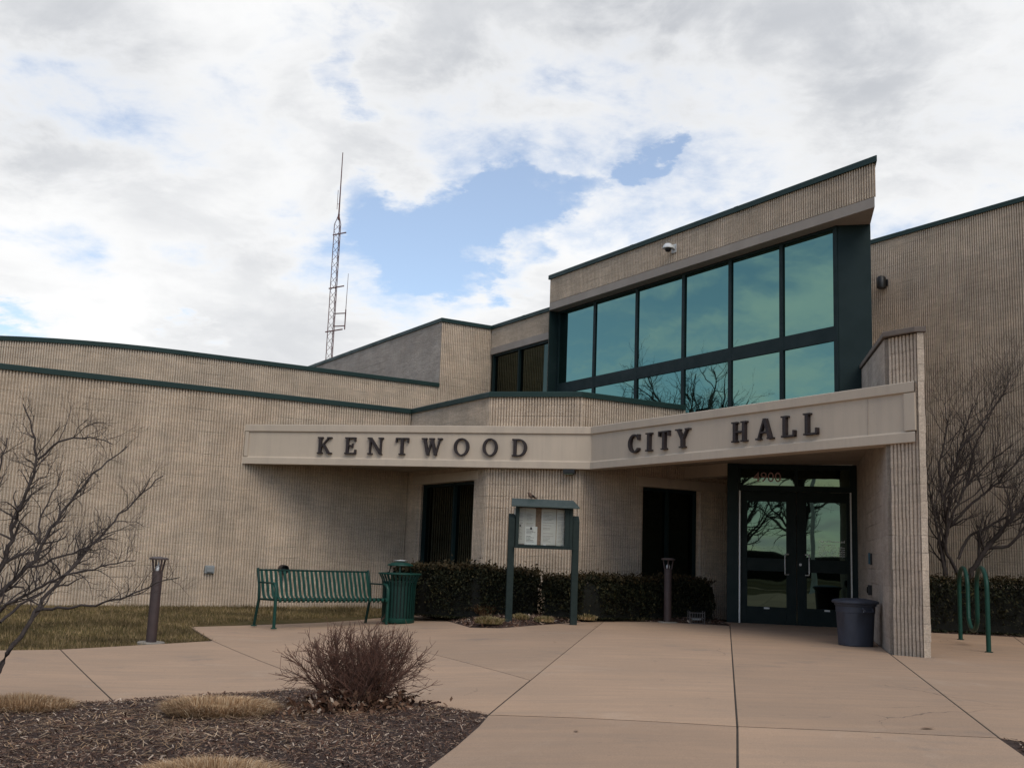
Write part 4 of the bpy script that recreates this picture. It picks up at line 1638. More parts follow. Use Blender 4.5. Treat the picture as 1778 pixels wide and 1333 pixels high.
# bench ---------------------------------------------------------------
P1, P2 = Vector((-3.332, 16.048, 0)), Vector((-1.835, 17.35, 0))
bd = (P2 - P1).normalized()
bn = Vector((bd.y, -bd.x, 0))                     # front
mid = (P1 + P2) / 2
bench = thing('park_bench', (mid.x, mid.y, g(mid.x)), 'green steel strap bench on the concrete pad before the ribbed wall', 'bench', rz=math.atan2(bd.y, bd.x))
HL = (P2 - P1).length / 2
# local: x along, -y front
side = [(-.02, .43), (-.055, .418), (-.06, .432), (-.02, .446)]
curve = []
for i in range(7):                                 # front roll
    a_ = R(-60 + 150 * i / 6)
    curve.append((-.02 - .035 * math.cos(R(90) - a_) * 1.0 if False else -.015 - .035 * math.sin(R(150 - 25 * i)), .405 + .035 * math.cos(R(150 - 25 * i))))
curve += [(.06, .438), (.16, .425), (.28, .412), (.37, .412), (.42, .425), (.455, .46), (.475, .52), (.505, .62), (.545, .74), (.575, .825), (.585, .84)]
nst = 25
for i in range(nst):
    x_ = -HL + .05 + (2 * HL - .10) * i / (nst - 1)
    mb = MB()
    w_ = .022
    vs, fs = [], []
    for j, (yy, zz) in enumerate(curve):
        a_ = Vector(curve[min(j + 1, len(curve) - 1)]) - Vector(curve[max(j - 1, 0)])
        a_ = a_.normalized(); nx_, nz_ = -a_.y, a_.x
        for dx_, o_ in ((-w_, 0), (w_, 0), (w_, -.006), (-w_, -.006)):
            vs.append((x_ + dx_, yy + nx_ * o_, zz + nz_ * o_))
    for j in range(len(curve) - 1):
        for q_ in range(4):
            q2 = (q_ + 1) % 4
            fs.append((j * 4 + q_, j * 4 + q2, (j + 1) * 4 + q2, (j + 1) * 4 + q_))
    fs += [(0, 1, 2, 3), tuple(len(vs) - 4 + q_ for q_ in (3, 2, 1, 0))]
    mb.add(vs, fs)
    mb.build('slat', mt_green, bench, world=False, smooth=True)
for yy, zz in ((.58, .825), (.02, .405)):
    mb = MB(); mb.tube([(-HL + .02, yy, zz), (HL - .02, yy, zz)], .013, 8); mb.build('rail', mt_greendk, bench, world=False, smooth=True)
for sx in (-1, 1):
    x_ = sx * (HL - .0)
    mb = MB(); mb.tube([(x_, .60, 0), (x_, .50, .40), (x_, .52, .60), (x_, .60, .85)], .022, 8)
    mb.build('rear_leg', mt_greendk, bench, world=False, smooth=True)
    mb = MB(); mb.tube([(x_, .0, 0), (x_, -.0, .40), (x_, .005, .57), (x_, .05, .635), (x_, .13, .65)], [.024, .024, .028, .026, .02], 8)
    mb.build('front_leg', mt_green, bench, world=False, smooth=True)
    mb = MB(); mb.tube([(x_, .10, .648), (x_, .54, .645)], .012, 8); mb.build('armrest', mt_greendk, bench, world=False, smooth=True)
    mb = MB(); mb.tube([(x_, .0, .41), (x_, .50, .40)], .016, 8); mb.build('side_rail', mt_greendk, bench, world=False, smooth=True)
    for yy in (0, .60):
        mb = MB(); mb.lathe([(.045, 0), (.045, .012), (.026, .016)], (x_, yy, 0), 12); mb.build('foot', mt_green, bench, world=False)

# slatted litter bin ---------------------------------------------------
bx, by = -1.69, 17.62
bin_ = thing('litter_bin', (bx, by, g(bx)), 'green slatted litter bin with flared rim beside the bench', 'litter bin')
ns_ = 30
slp = [(.258, .06), (.262, .30), (.268, .58), (.285, .68), (.33, .765), (.335, .775)]
for i in range(ns_):
    a_ = 2 * math.pi * i / ns_
    c_, s_ = math.cos(a_), math.sin(a_)
    mb = MB()
    vs, fs = [], []
    for rr, zz in slp:
        for o_, t_ in ((0, -.0165), (0, .0165), (-.006, .0165), (-.006, -.0165)):
            vs.append((c_ * (rr + o_) - s_ * t_, s_ * (rr + o_) + c_ * t_, zz))
    for j in range(len(slp) - 1):
        for q_ in range(4):
            q2 = (q_ + 1) % 4
            fs.append((j * 4 + q_, j * 4 + q2, (j + 1) * 4 + q2, (j + 1) * 4 + q_))
    fs += [(0, 1, 2, 3), tuple(len(vs) - 4 + q_ for q_ in (3, 2, 1, 0))]
    mb.add(vs, fs)
    mb.build('slat', mt_greendk, bin_, world=False)
mb = MB(); mb.lathe([(.262, .015), (.266, .02), (.266, .085), (.25, .09)], n=40); mb.build('base_band', mt_green, bin_, world=False, smooth=True)
mb = MB(); mb.tube([(.335 * math.cos(2 * math.pi * i / 40), .335 * math.sin(2 * math.pi * i / 40), .78) for i in range(41)], .013, 8); mb.build('rim', mt_green, bin_, world=False, smooth=True)
mb = MB(); mb.lathe([(.235, .03), (.245, .60), (.262, .655), (.24, .66)], n=32); mb.build('liner', M('dark liner', (.010, .022, .018), rough=.6), bin_, world=False, smooth=True)
mb = MB(); mb.lathe([(.205, .905), (.21, .91), (.205, .925), (.13, .955), (.10, .96)], n=32); mb.build('lid', mt_green, bin_, world=False, smooth=True)
for i in range(3):
    a_ = 2 * math.pi * i / 3 + .6
    mb = MB(); mb.tube([(.30 * math.cos(a_), .30 * math.sin(a_), .77), (.20 * math.cos(a_), .20 * math.sin(a_), .80), (.175 * math.cos(a_), .175 * math.sin(a_), .91)], .011, 6); mb.build('lid_post', mt_greendk, bin_, world=False, smooth=True)
t = thing('ashtray', (bx, by, g(bx) + .96), 'shallow silver ashtray with white paper on the litter bin lid', 'ashtray')
mb = MB(); mb.lathe([(.07, 0), (.105, .028), (.105, .034), (.095, .034), (.085, .02)], n=24); mb.build('tray', mt_steel, t, world=False, smooth=True)
mb = MB(); mb.box((.0, -.01, .032), .12, .09, .012, (.9, .3, 0)); mb.build('paper', mt_white, t, world=False, bevel=.004)

# notice board ---------------------------------------------------------
nbL, nbR = Vector((.075, 16.40, 0)), Vector((1.045, 16.47, 0))
nd = (nbR - nbL).normalized()
nf = Vector((nd.y, -nd.x, 0))
nm_ = (nbL + nbR) / 2
zb = g(nm_.x) + .05
board = thing('notice_board', (nm_.x, nm_.y, zb), 'dark green two post notice board with pale papers behind glass', 'notice board', rz=math.atan2(nd.y, nd.x))
HB = (nbR - nbL).length / 2
for sx in (-1, 1):
    mb = MB()
    x_ = sx * HB
    # square post with chamfered top
    mb.add([(x_ - .05, -.05, -.1), (x_ + .05, -.05, -.1), (x_ + .05, .05, -.1), (x_ - .05, .05, -.1), (x_ - .05, -.05, 1.50), (x_ + .05, -.05, 1.50), (x_ + .05, .05, 1.58), (x_ - .05, .05, 1.58)],
           [(0, 1, 2, 3), (4, 5, 6, 7), (0, 1, 5, 4), (1, 2, 6, 5), (2, 3, 7, 6), (3, 0, 4, 7)])
    mb.build('post', mt_boardpaint, board, world=False, bevel=.006)
xi = HB - .055
mb = MB()
mb.box((0, .06, 1.40), 2 * xi, .02, .62)
for x_ in (-xi + .025, xi - .025):
    mb.box((x_, -.015, 1.40), .05, .13, .618)
mb.box((xi - .085, -.03, 1.40), .068, .09, .56)
for z_ in (1.105, 1.695):
    mb.box((0, -.015, z_), 2 * xi - .102, .128, .03)
mb.build('cabinet', mt_boardpaint, board, world=False, bevel=.004)
mb = MB(); mb.box((0, -.03, 1.078), 2 * xi + .04, .20, .022); mb.build('shelf', mt_boardpaint, board, world=False, bevel=.004)
mb = MB()
mb.add([(-HB - .03, -.19, 1.70), (HB + .03, -.19, 1.70), (HB - .03, .10, 1.815), (-HB - .005, .10, 1.815), (-HB - .03, -.19, 1.675), (HB + .03, -.19, 1.675), (HB - .03, .13, 1.74), (-HB - .005, .13, 1.74)],
       [(0, 1, 2, 3), (4, 7, 6, 5), (0, 4, 5, 1), (1, 5, 6, 2), (2, 6, 7, 3), (3, 7, 4, 0)])
mb.build('roof', mt_boardroof, board, world=False, bevel=.006)
mb = MB(); mb.box((-.03, .045, 1.40), 2 * xi - .18, .006, .56); mb.build('cork', mt_cork, board, world=False)
sheets = [(-.37, 1.40, .165, .54, mt_paper), (-.205, 1.50, .16, .34, mt_paper), (-.19, 1.255, .19, .28, mt_paper2), (.075, 1.395, .225, .54, mt_paper), (.283, 1.39, .175, .54, mt_paper)]
for i, (x_, z_, w_, h_, mm) in enumerate(sheets):
    mb = MB(); mb.box((x_, .036 - .004 * i, z_), w_, .002, h_, (1, 0, random.uniform(-.015, .015)))
    p_ = mb.build('paper', mm, board, world=False)
    pr = MB()
    yy = .036 - .004 * i - .0022
    z2 = z_ + h_ / 2 - .05
    while z2 > z_ - h_ / 2 + .04:
        ww_ = w_ * random.uniform(.35, .75)
        if random.random() < .75:
            pr.quad((x_ - w_ * .38, yy, z2), (x_ - w_ * .38 + ww_, yy, z2), (x_ - w_ * .38 + ww_, yy, z2 + .006), (x_ - w_ * .38, yy, z2 + .006))
        z2 -= .02
    if mm is mt_paper2:
        pr.add([(x_ + .016 * math.cos(t_), yy - .0004, z_ + .11 + .022 * math.sin(t_)) for t_ in [2 * math.pi * k_ / 12 for k_ in range(12)]], [tuple(range(12))])
    pr.build('print', mt_ink if mm is mt_paper2 else mt_ink2, p_, world=False)
mt_gl, Ng, bg_ = new_mat('clear cover glass')
bg_.inputs['Transmission Weight'].default_value = 1.0
bg_.inputs['Roughness'].default_value = .03
bg_.inputs['IOR'].default_value = 1.05
mb = MB(); mb.box((-.03, -.005, 1.40), 2 * xi - .18, .004, .56); mb.build('cover_glass', mt_gl, board, world=False)
for z_ in (1.40,):
    mb = MB(); mb.tube([(-.36, -.008, z_), (-.36, -.02, z_)], .014, 10); mb.build('lock', mt_black, board, world=False)
mb = MB(); mb.box((.02, -.012, 1.125), .035, .012, .02); mb.build('latch', mt_steel, board, world=False)

# sparrow on the board roof
rb = math.atan2(nd.y, nd.x)
bp_ = Vector((nm_.x, nm_.y, zb)) + nd * (-.20) + nf * (-.085) + Z3 * 1.812
sp_t = thing('sparrow', bp_.to_tuple(), 'small brown sparrow perched on the notice board roof', 'bird', rz=rb + .5)
mb = MB()
ctr = [(.058, .0, .030, .003), (.045, 0, .032, .012), (.022, 0, .036, .026), (-.002, 0, .044, .033), (-.022, 0, .056, .030), (-.032, 0, .070, .022), (-.037, 0, .080, .024), (-.043, 0, .089, .022), (-.050, 0, .093, .012), (-.058, 0, .092, .002)]
mb.tube([(a_, b_, c_) for a_, b_, c_, r_ in ctr], [r_ for *_, r_ in ctr], 10)
mb.build('body', mt_feather, sp_t, world=False, smooth=True)
mb = MB(); mb.tube([(.04, 0, .032), (.075, 0, .020), (.105, 0, .012)], [.012, .012, .009], 6); mb.build('tail', mt_feather, sp_t, world=False, smooth=True)
for sy in (-1, 1):
    mb = MB(); mb.tube([(-.012, sy * .026, .052), (.02, sy * .030, .044), (.065, sy * .014, .028)], [.012, .015, .003], 6); mb.build('wing', mt_barkdk, sp_t, world=False, smooth=True)
    mb = MB(); mb.tube([(-.002, sy * .012, .018), (-.006, sy * .014, .0)], .0025, 5); mb.build('leg', mt_bark, sp_t, world=False)
mb = MB(); mb.tube([(-.055, 0, .091), (-.075, 0, .086)], [.006, .001], 6); mb.build('beak', mt_black, sp_t, world=False)

# grey tub by the wing wall ---------------------------------------------
tx, ty = 4.485, 14.02
tub = thing('plastic_bin', (tx, ty, g(tx)), 'slate blue round plastic bin with lid against the wing wall', 'waste bin', rz=.25)
tub.scale = (.94, .94, .98)
mb = MB(); mb.lathe([(.20, .0), (.212, .008), (.222, .20), (.235, .42), (.24, .425), (.243, .505), (.258, .51), (.262, .535), (.24, .54)], n=36, power=2.6)
mb.build('body', mt_tub, tub, world=False, smooth=True)
mb = MB(); mb.lathe([(.262, .538), (.285, .54), (.29, .552), (.285, .572), (.255, .585), (.12, .603), (.03, .606)], n=36, power=2.6)
mb.build('lid', mt_tub, tub, world=False, smooth=True)
for a_, nm2 in ((-math.pi / 2 + .12, 'handle'), (math.pi / 2, 'handle')):
    mb = MB()
    c_, s_ = math.cos(a_), math.sin(a_)
    rr = .245
    mb.tube([(c_ * rr - s_ * .075, s_ * rr + c_ * .075, .49), (c_ * (rr + .03) - s_ * .07, s_ * (rr + .03) + c_ * .07, .445), (c_ * (rr + .032), s_ * (rr + .032), .44), (c_ * (rr + .03) + s_ * .07, s_ * (rr + .03) - c_ * .07, .445), (c_ * rr + s_ * .075, s_ * rr - c_ * .075, .49)], .012, 8)
    mb.build('handle', mt_tub, tub, world=False, smooth=True)
mb = MB(); mb.box((-.03, -.262, .452), .022, .012, .026); mb.build('latch', mt_steel, tub, world=False)

# bike rack --------------------------------------------------------------
rA, rB = Vector((6.664, 16.046, 0)), Vector((6.040, 13.709, 0))
rd = (rB - rA).normalized()
rL = (rB - rA).length
rack = thing('bike_rack', (rA.x, rA.y, g(rA.x)), 'green wave tube bike rack on the concrete beside the right hedge', 'bike rack')
pts = []


def rp(s, z):
    q = rA + rd * s
    return (q.x, q.y, g(q.x) + z)


hump = rL / 3
pts += [rp(0, 0), rp(0, .45)]
ztop, zlow = 1.0, .20
rh = hump / 2
# two humps with one dip
seg = []
for k_ in range(0, 13):
    a_ = math.pi - math.pi * k_ / 12
    seg.append((rh + rh * math.cos(a_), .78 + .25 * math.sin(a_)))
for k_ in range(1, 13):
    a_ = math.pi + math.pi * k_ / 12
    seg.append((3 * rh + rh * math.cos(a_), .42 + .22 * math.sin(a_)))
for k_ in range(0, 13):
    a_ = math.pi - math.pi * k_ / 12
    seg.append((5 * rh + rh * math.cos(a_), .78 + .25 * math.sin(a_)))
pts += [rp(s_, z_) for s_, z_ in seg] + [rp(rL, .45), rp(rL, 0)]
mb = MB(); mb.tube(pts, .030, 12); mb.build('tube', mt_green, rack, smooth=True)
for s_ in (0, rL):
    mb = MB(); mb.lathe([(.05, 0), (.05, .008), (.034, .012)], rp(s_, 0), 14); mb.build('flange', mt_greendk, rack)

# wire basket by the hedge end -------------------------------------------
wb = Vector((3.10, 17.70, 0))
wk = thing('wire_crate', (wb.x, wb.y, g(wb.x)), 'small wire crate with a white card at the hedge end by the doors', 'crate')
mb = MB()
mt_wire = M('pale wire', (.09, .08, .075), rough=.5)
for z_ in (.01, .09, .17):
    mb.tube([(-.12, -.09, z_), (.12, -.09, z_), (.12, .09, z_), (-.12, .09, z_), (-.12, -.09, z_)], .004, 5)
for i in range(7):
    x_ = -.12 + .04 * i
    mb.tube([(x_, -.09, .0), (x_, -.09, .17)], .003, 4); mb.tube([(x_, .09, .0), (x_, .09, .17)], .003, 4)
for sx in (-.12, .12):
    for sy in (-.09, .09):
        mb.tube([(sx, sy, 0), (sx, sy, .20)], .007, 6)
mb.build('frame', mt_wire, wk, world=False)
mb = MB(); mb.box((.0, -.02, .075), .14, .06, .03, (1, .1, 0)); mb.build('card', mt_grey, wk, world=False)


# ------------------------------------------------------------------ plants
def polytubes(paths, n=4):
    """paths: list of (pts[k,3], radii[k]); returns numpy V,F (quads)"""
    Vs, Fs = [], []
    b0 = 0
    th = np.arange(n) * 2 * np.pi / n
    ct, st = np.cos(th), np.sin(th)
    for P, r_ in paths:
        P = np.asarray(P, float); r_ = np.asarray(r_, float)
        k_ = len(P)
        d = np.gradient(P, axis=0)
        d /= np.linalg.norm(d, axis=1)[:, None] + 1e-9
        ref = np.array([.3, .2, .93]) if abs(d[0, 2]) < .9 else np.array([1., .1, 0])
        a_ = np.cross(d, ref); a_ /= np.linalg.norm(a_, axis=1)[:, None] + 1e-9
        b_ = np.cross(d, a_)
        V = P[:, None, :] + r_[:, None, None] * (a_[:, None, :] * ct[None, :, None] + b_[:, None, :] * st[None, :, None])
        Vs.append(V.reshape(-1, 3))
        i = np.arange(k_ - 1)[:, None] * n; j = np.arange(n)[None, :]; j2 = (j + 1) % n
        Fs.append((b0 + np.stack([i + j, i + j2, i + n + j2, i + n + j], -1)).reshape(-1, 4))
        b0 += k_ * n
    return np.concatenate(Vs), np.concatenate(Fs)


def unit(v):
    return v / (np.linalg.norm(v) + 1e-9)


def wander(p, d, L, k_, jit, upb, rnd):
    pts = [np.array(p, float)]
    d = unit(np.array(d, float))
    for i in range(k_):
        d = unit(d + rnd.normal(0, jit, 3) + np.array([0, 0, upb]))
        pts.append(pts[-1] + d * (L / k_))
    return np.array(pts), d


def resample(P, step):
    P = np.asarray(P, float)
    L = np.concatenate([[0], np.cumsum(np.linalg.norm(np.diff(P, axis=0), axis=1))])
    n_ = max(3, int(L[-1] / step) + 1)
    s_ = np.linspace(0, L[-1], n_)
    # smooth (Catmull-like) by interpolating then averaging
    Q = np.stack([np.interp(s_, L, P[:, i]) for i in range(3)], 1)
    for _ in range(2):
        Q[1:-1] = .25 * Q[:-2] + .5 * Q[1:-1] + .25 * Q[2:]
    return Q, L[-1]


def grow(limbs, rnd, dens, twl, levels, spread=.9, upb=.10, jit=.16, r_tw=.0022, keep=.0, noise=.012):
    """limbs: (pts, r0, r1); returns thick paths and twig paths"""
    thick, twigs = [], []
    cur = []
    for P, ra, rb_ in limbs:
        Q, L = resample(P, .06)
        Q[1:-1] += rnd.normal(0, noise, Q[1:-1].shape) * .6
        rr = np.linspace(ra, rb_, len(Q))
        thick.append((Q, rr))
        cur.append((Q, rr, L))
    lens = twl
    for lv in range(levels):
        nxt = []
        for Q, rr, L in cur:
            m_ = max(1, int(L * dens[lv] * rnd.uniform(.8, 1.2)))
            for _ in range(m_):
                t_ = rnd.uniform(keep if lv == 0 else .15, 1) ** .8
                i = min(len(Q) - 2, int(t_ * (len(Q) - 1)))
                d = unit(Q[i + 1] - Q[i])
                o = rnd.normal(0, 1, 3); o -= d * (o @ d); o = unit(o)
                ll = lens[lv] * rnd.uniform(.5, 1.25) * (1.15 - .5 * t_)
                k_ = 6 if lv == 0 else (5 if lv == 1 else 4)
                P, _d = wander(Q[i], unit(d * rnd.uniform(.5, 1.1) + o * spread + np.array([0, 0, .25])), ll, k_, jit, upb, rnd)
                r0_ = min(rr[i] * .62, lens[lv] * .022 + r_tw)
                r1_ = max(r_tw * .55, r0_ * .32)
                rr2 = np.linspace(r0_, r1_, len(P))
                (thick if r0_ > .006 else twigs).append((P, rr2))
                nxt.append((P, rr2, ll))
        cur = nxt
    return thick, twigs


def tree_object(name, base, label, limbs, seed, dens, twl, levels, mt, group=None, **kw):
    rnd = np.random.default_rng(seed)
    th, tw = grow(limbs, rnd, dens, twl, levels, **kw)
    t = thing(name, base, label, 'tree', group)
    main = th[:len(limbs)]
    V, F = polytubes(main, 8)
    arrays('trunk', V, F, mt, t, smooth=True)
    rest = th[len(limbs):]
    if rest:
        V, F = polytubes(rest, 5)
        arrays('branches', V, F, mt, t, smooth=True)
    if tw:
        V, F = polytubes(tw, 3)
        stuff(arrays('twigs', V, F, mt, t))
    return t


LT = [
    ([(-3.460, 7.200, -0.043), (-3.302, 7.325, 0.345), (-3.159, 7.450, 0.713), (-3.155, 7.575, 0.807), (-3.096, 7.700, 0.936), (-3.037, 7.825, 1.069), (-2.993, 7.950, 1.191), (-2.829, 8.075, 1.449), (-2.620, 8.200, 1.701)], .020, .004),
    ([(-3.138, 7.400, 0.716), (-2.893, 7.320, 0.755), (-2.686, 7.240, 0.781), (-2.456, 7.160, 0.848), (-2.268, 7.080, 0.923), (-2.074, 7.000, 0.987)], .010, .003),
    ([(-3.471, 7.200, -0.008), (-3.462, 7.300, 0.527), (-3.390, 7.400, 0.832), (-3.241, 7.500, 1.020), (-3.163, 7.600, 1.284), (-3.105, 7.700, 1.467), (-2.986, 7.800, 1.704), (-2.809, 7.900, 1.887)], .024, .004),
    ([(-3.233, 7.450, 1.005), (-2.976, 7.367, 1.088), (-2.766, 7.283, 1.164), (-2.583, 7.200, 1.253)], .009, .003),
    ([(-3.478, 7.200, -0.008), (-3.386, 7.175, 0.722), (-3.289, 7.150, 0.966), (-3.241, 7.125, 1.146), (-3.198, 7.100, 1.337), (-3.135, 7.075, 1.517), (-3.077, 7.050, 1.709), (-3.110, 7.025, 1.876), (-3.191, 7.000, 2.063)], .026, .004),
    ([(-3.055, 7.000, 1.706), (-2.932, 6.950, 1.803), (-2.795, 6.900, 1.858), (-2.627, 6.850, 1.844), (-2.510, 6.800, 1.803)], .008, .003),
    ([(-3.234, 7.550, 1.161), (-3.273, 7.633, 1.353), (-3.237, 7.717, 1.524), (-3.214, 7.800, 1.696)], .008, .003),
    ([(-3.470, 7.200, -0.015), (-3.382, 7.100, 0.509), (-3.195, 7.000, 0.745), (-2.964, 6.900, 0.875), (-2.735, 6.800, 0.977), (-2.507, 6.700, 1.032), (-2.231, 6.600, 1.088)], .016, .003),
    ([(-3.485, 7.200, -0.015), (-3.503, 7.220, 0.568), (-3.508, 7.240, 1.013), (-3.465, 7.260, 1.394), (-3.412, 7.280, 1.706), (-3.411, 7.300, 1.864)], .026, .004),
    ([(-3.492, 7.200, -0.023), (-3.643, 7.200, 0.564), (-3.818, 7.200, 1.077), (-3.944, 7.200, 1.488)], .026, .004),
    ([(-3.492, 7.200, -0.023), (-3.748, 7.133, 0.493), (-3.988, 7.067, 0.924), (-4.208, 7.000, 1.208)], .022, .004),
    ([(-3.323, 7.300, 0.643), (-3.236, 7.500, 0.788), (-3.077, 7.700, 0.945), (-3.028, 7.900, 1.107)], .010, .003)]
tree_object('ornamental_tree', (-3.47, 7.2, 0), 'bare multi stem small tree reaching in over the left mulch bed', LT, 11, (14, 17, 20), (.30, .18, .105), 3, mt_bark, upb=.05, jit=.26, r_tw=.0014, keep=.28, spread=.8)
RT = [
    ([(7.545, 18.600, 0.2), (7.494, 18.557, 1.160), (7.401, 18.514, 1.621), (7.540, 18.471, 1.976), (7.416, 18.429, 2.379), (7.590, 18.386, 2.884), (7.701, 18.343, 3.269), (7.934, 18.300, 4.068)], .062, .009),
    ([(7.506, 18.600, 0.2), (7.451, 18.520, 1.217), (7.343, 18.440, 1.677), (7.238, 18.360, 2.224), (7.144, 18.280, 2.459), (7.059, 18.200, 3.035)], .050, .008),
    ([(7.574, 18.600, 0.2), (7.676, 18.500, 1.168), (7.413, 18.400, 1.592), (7.483, 18.300, 2.085), (7.751, 18.200, 2.671), (8.109, 18.100, 3.065), (8.462, 18.000, 3.360)], .055, .008),
    ([(7.652, 18.600, 0.2), (7.873, 18.480, 1.175), (8.097, 18.360, 1.588), (8.348, 18.240, 1.970), (8.654, 18.120, 2.352), (9.116, 18.000, 2.804)], .085, .012),
    ([(8.174, 18.400, 1.620), (8.465, 18.267, 1.658), (8.646, 18.133, 1.978), (8.999, 18.000, 2.320)], .04, .008),
    ([(7.552, 18.500, 1.977), (7.874, 18.400, 2.336), (8.283, 18.300, 2.697), (8.541, 18.200, 2.992), (8.903, 18.100, 3.485)], .035, .008),
    ([(7.683, 18.500, 1.419), (7.873, 18.575, 1.785), (8.419, 18.650, 2.071), (8.910, 18.725, 2.299), (9.412, 18.800, 2.671)], .035, .008),
    ([(7.404, 18.400, 2.378), (7.378, 18.467, 2.971), (7.573, 18.533, 3.684), (7.563, 18.600, 4.198)], .03, .007),
    ([(7.683, 18.300, 3.264), (8.050, 18.367, 3.681), (8.495, 18.433, 4.208), (8.745, 18.500, 4.736)], .025, .006),
    ([(7.836, 18.400, 2.687), (8.010, 18.533, 3.299), (8.390, 18.667, 3.933), (8.573, 18.800, 4.574)], .028, .006)]
RT = [(P_l, ra_ * .8, rb_l * .8) for P_l, ra_, rb_l in RT]
tree_object('ornamental_tree', (7.55, 18.6, .2), 'large bare multi stem tree behind the right hedge against the tall wall', RT, 5, (6.0, 7.5, 8.5), (.95, .55, .30), 3, mt_barkdk, upb=.09, jit=.15, r_tw=.0032, keep=.3, spread=.75)

# twiggy shrub in the near bed
rnd = np.random.default_rng(3)
sb = np.array([-.97, 7.52, g(-.97) + .045])
shrub = thing('barberry_shrub', tuple(sb), 'bare red brown twiggy shrub on the mulch by the pavement corner', 'shrub')
stems, tws = [], []
for i in range(150):
    a_ = rnd.uniform(0, 2 * np.pi)
    el = rnd.uniform(.12, 1.0) ** .75
    L = rnd.uniform(.42, .60) * (.92 + .14 * (1 - el))
    d = np.array([math.cos(a_) * (1 - el * .85), math.sin(a_) * (1 - el * .85), .20 + el * .9])
    p = sb + np.array([math.cos(a_) * rnd.uniform(0, .16), math.sin(a_) * rnd.uniform(0, .16), 0])
    P, dd_ = wander(p, d, L, 9, .19, .04, rnd)
    stems.append((P, np.linspace(.0048, .0016, len(P))))
    for j in range(20):
        k_ = rnd.integers(2, 9)
        o = rnd.normal(0, 1, 3)
        dq = unit(unit(P[k_] - P[k_ - 1]) + unit(o) * .75)
        Q, _d = wander(P[k_], dq, rnd.uniform(.05, .15), 3, .2, .08, rnd)
        tws.append((Q, np.linspace(.0020, .0010, len(Q))))
        if rnd.random() < .5:
            Q2, _d = wander(Q[2], unit(dq + rnd.normal(0, .6, 3)), rnd.uniform(.03, .07), 2, .2, .05, rnd)
            tws.append((Q2, np.linspace(.0014, .0009, len(Q2))))
V, F = polytubes(stems, 4); arrays('stems', V, F, mt_twig, shrub)
V, F = polytubes(tws, 3); stuff(arrays('twigs', V, F, mt_twig, shrub))


def leaves(name, x, y, z, size, mt, parent=None, rnd=rng):
    n_ = len(x)
    a_ = rnd.uniform(0, 2 * np.pi, n_); tl = rnd.normal(0, .7, n_); rl = rnd.normal(0, .7, n_)
    L = size * rnd.lognormal(0, .3, n_); Wd = L * rnd.uniform(.4, .7, n_)
    ux = np.stack([np.cos(a_) * np.cos(tl), np.sin(a_) * np.cos(tl), np.sin(tl)], 1) * L[:, None]
    vx = np.stack([-np.sin(a_) * np.cos(rl), np.cos(a_) * np.cos(rl), np.sin(rl)], 1) * Wd[:, None]
    c_ = np.stack([x, y, z], 1)
    V = np.stack([c_ - ux / 2, c_ + vx / 2, c_ + ux / 2, c_ - vx / 2], 1)
    return arrays(name, V.reshape(-1, 3), np.arange(n_ * 4).reshape(-1, 4), mt, parent)


n = 2300
rr = np.abs(rng.normal(0, .19, n)); aa = rng.uniform(0, 2 * np.pi, n)
lx, ly = sb[0] + rr * np.cos(aa) * 1.25, sb[1] + rr * np.sin(aa) - .05
lz = gnp(lx) + .05 + rng.exponential(.035, n) * np.clip(1.2 - rr * 2, .1, 1)
stuff(leaves('leaf_litter', lx, ly, lz, .045, mt_litter))


def clump(name, cx, cy, rx, ry, h, n_, mt, label, cat='grass clump', group=None, lean=.75, zoff=.03, hollow=0.0, w=.004):
    zb_ = g(cx) + zoff
    t = thing(name, (cx, cy, zb_), label, cat, group)
    a_ = rng.uniform(0, 2 * np.pi, n_); r_ = np.sqrt(rng.uniform(hollow, 1, n_)) * .8
    x, y = cx + np.cos(a_) * r_ * rx, cy + np.sin(a_) * r_ * ry
    hh_ = h * rng.uniform(.55, 1.15, n_) * (1.05 - .4 * r_)
    # blades arch outwards
    ln = np.clip(r_ * lean + rng.normal(0, .22, n_), -.2, 1.2)
    ox, oy = np.cos(a_ + rng.normal(0, .5, n_)) * ln * h, np.sin(a_ + rng.normal(0, .5, n_)) * ln * h
    z0_ = np.full(n_, zb_ - .02)
    wa = rng.uniform(0, 2 * np.pi, n_)
    wx, wy = np.cos(wa) * w / 2, np.sin(wa) * w / 2
    m1 = np.stack([x + ox * .45, y + oy * .45, z0_ + hh_ * .75], 1)
    tip = np.stack([x + ox * 1.15, y + oy * 1.15, z0_ + hh_ * np.clip(1.05 - .35 * np.abs(ln), .3, 1)], 1)
    p0 = np.stack([x - wx, y - wy, z0_], 1); p1 = np.stack([x + wx, y + wy, z0_], 1)
    q1 = m1 + np.stack([wx, wy, 0 * wx], 1); q0 = m1 - np.stack([wx, wy, 0 * wx], 1)
    V = np.stack([p0, p1, q1, q0, tip], 1).reshape(-1, 3)
    base = np.arange(n_)[:, None] * 5
    F = np.concatenate([base + np.array([[0, 1, 2]]), base + np.array([[0, 2, 3]]), base + np.array([[3, 2, 4]])])
    stuff(arrays('blades', V, F, mt, t))
    # dense crown of dead thatch
    mb = MB()
    prof = [(1.0, 0), (.9, .35), (.6, .55), (.2, .60)]
    mb.lathe([(p[0] * .72, p[1] * h * .62) for p in prof], (0, 0, -.01), 18, sx=rx, sy=ry)
    mb.build('thatch', mt_strawB if mt is mt_rust else mt_strawA, t, world=False, smooth=True)
    return t


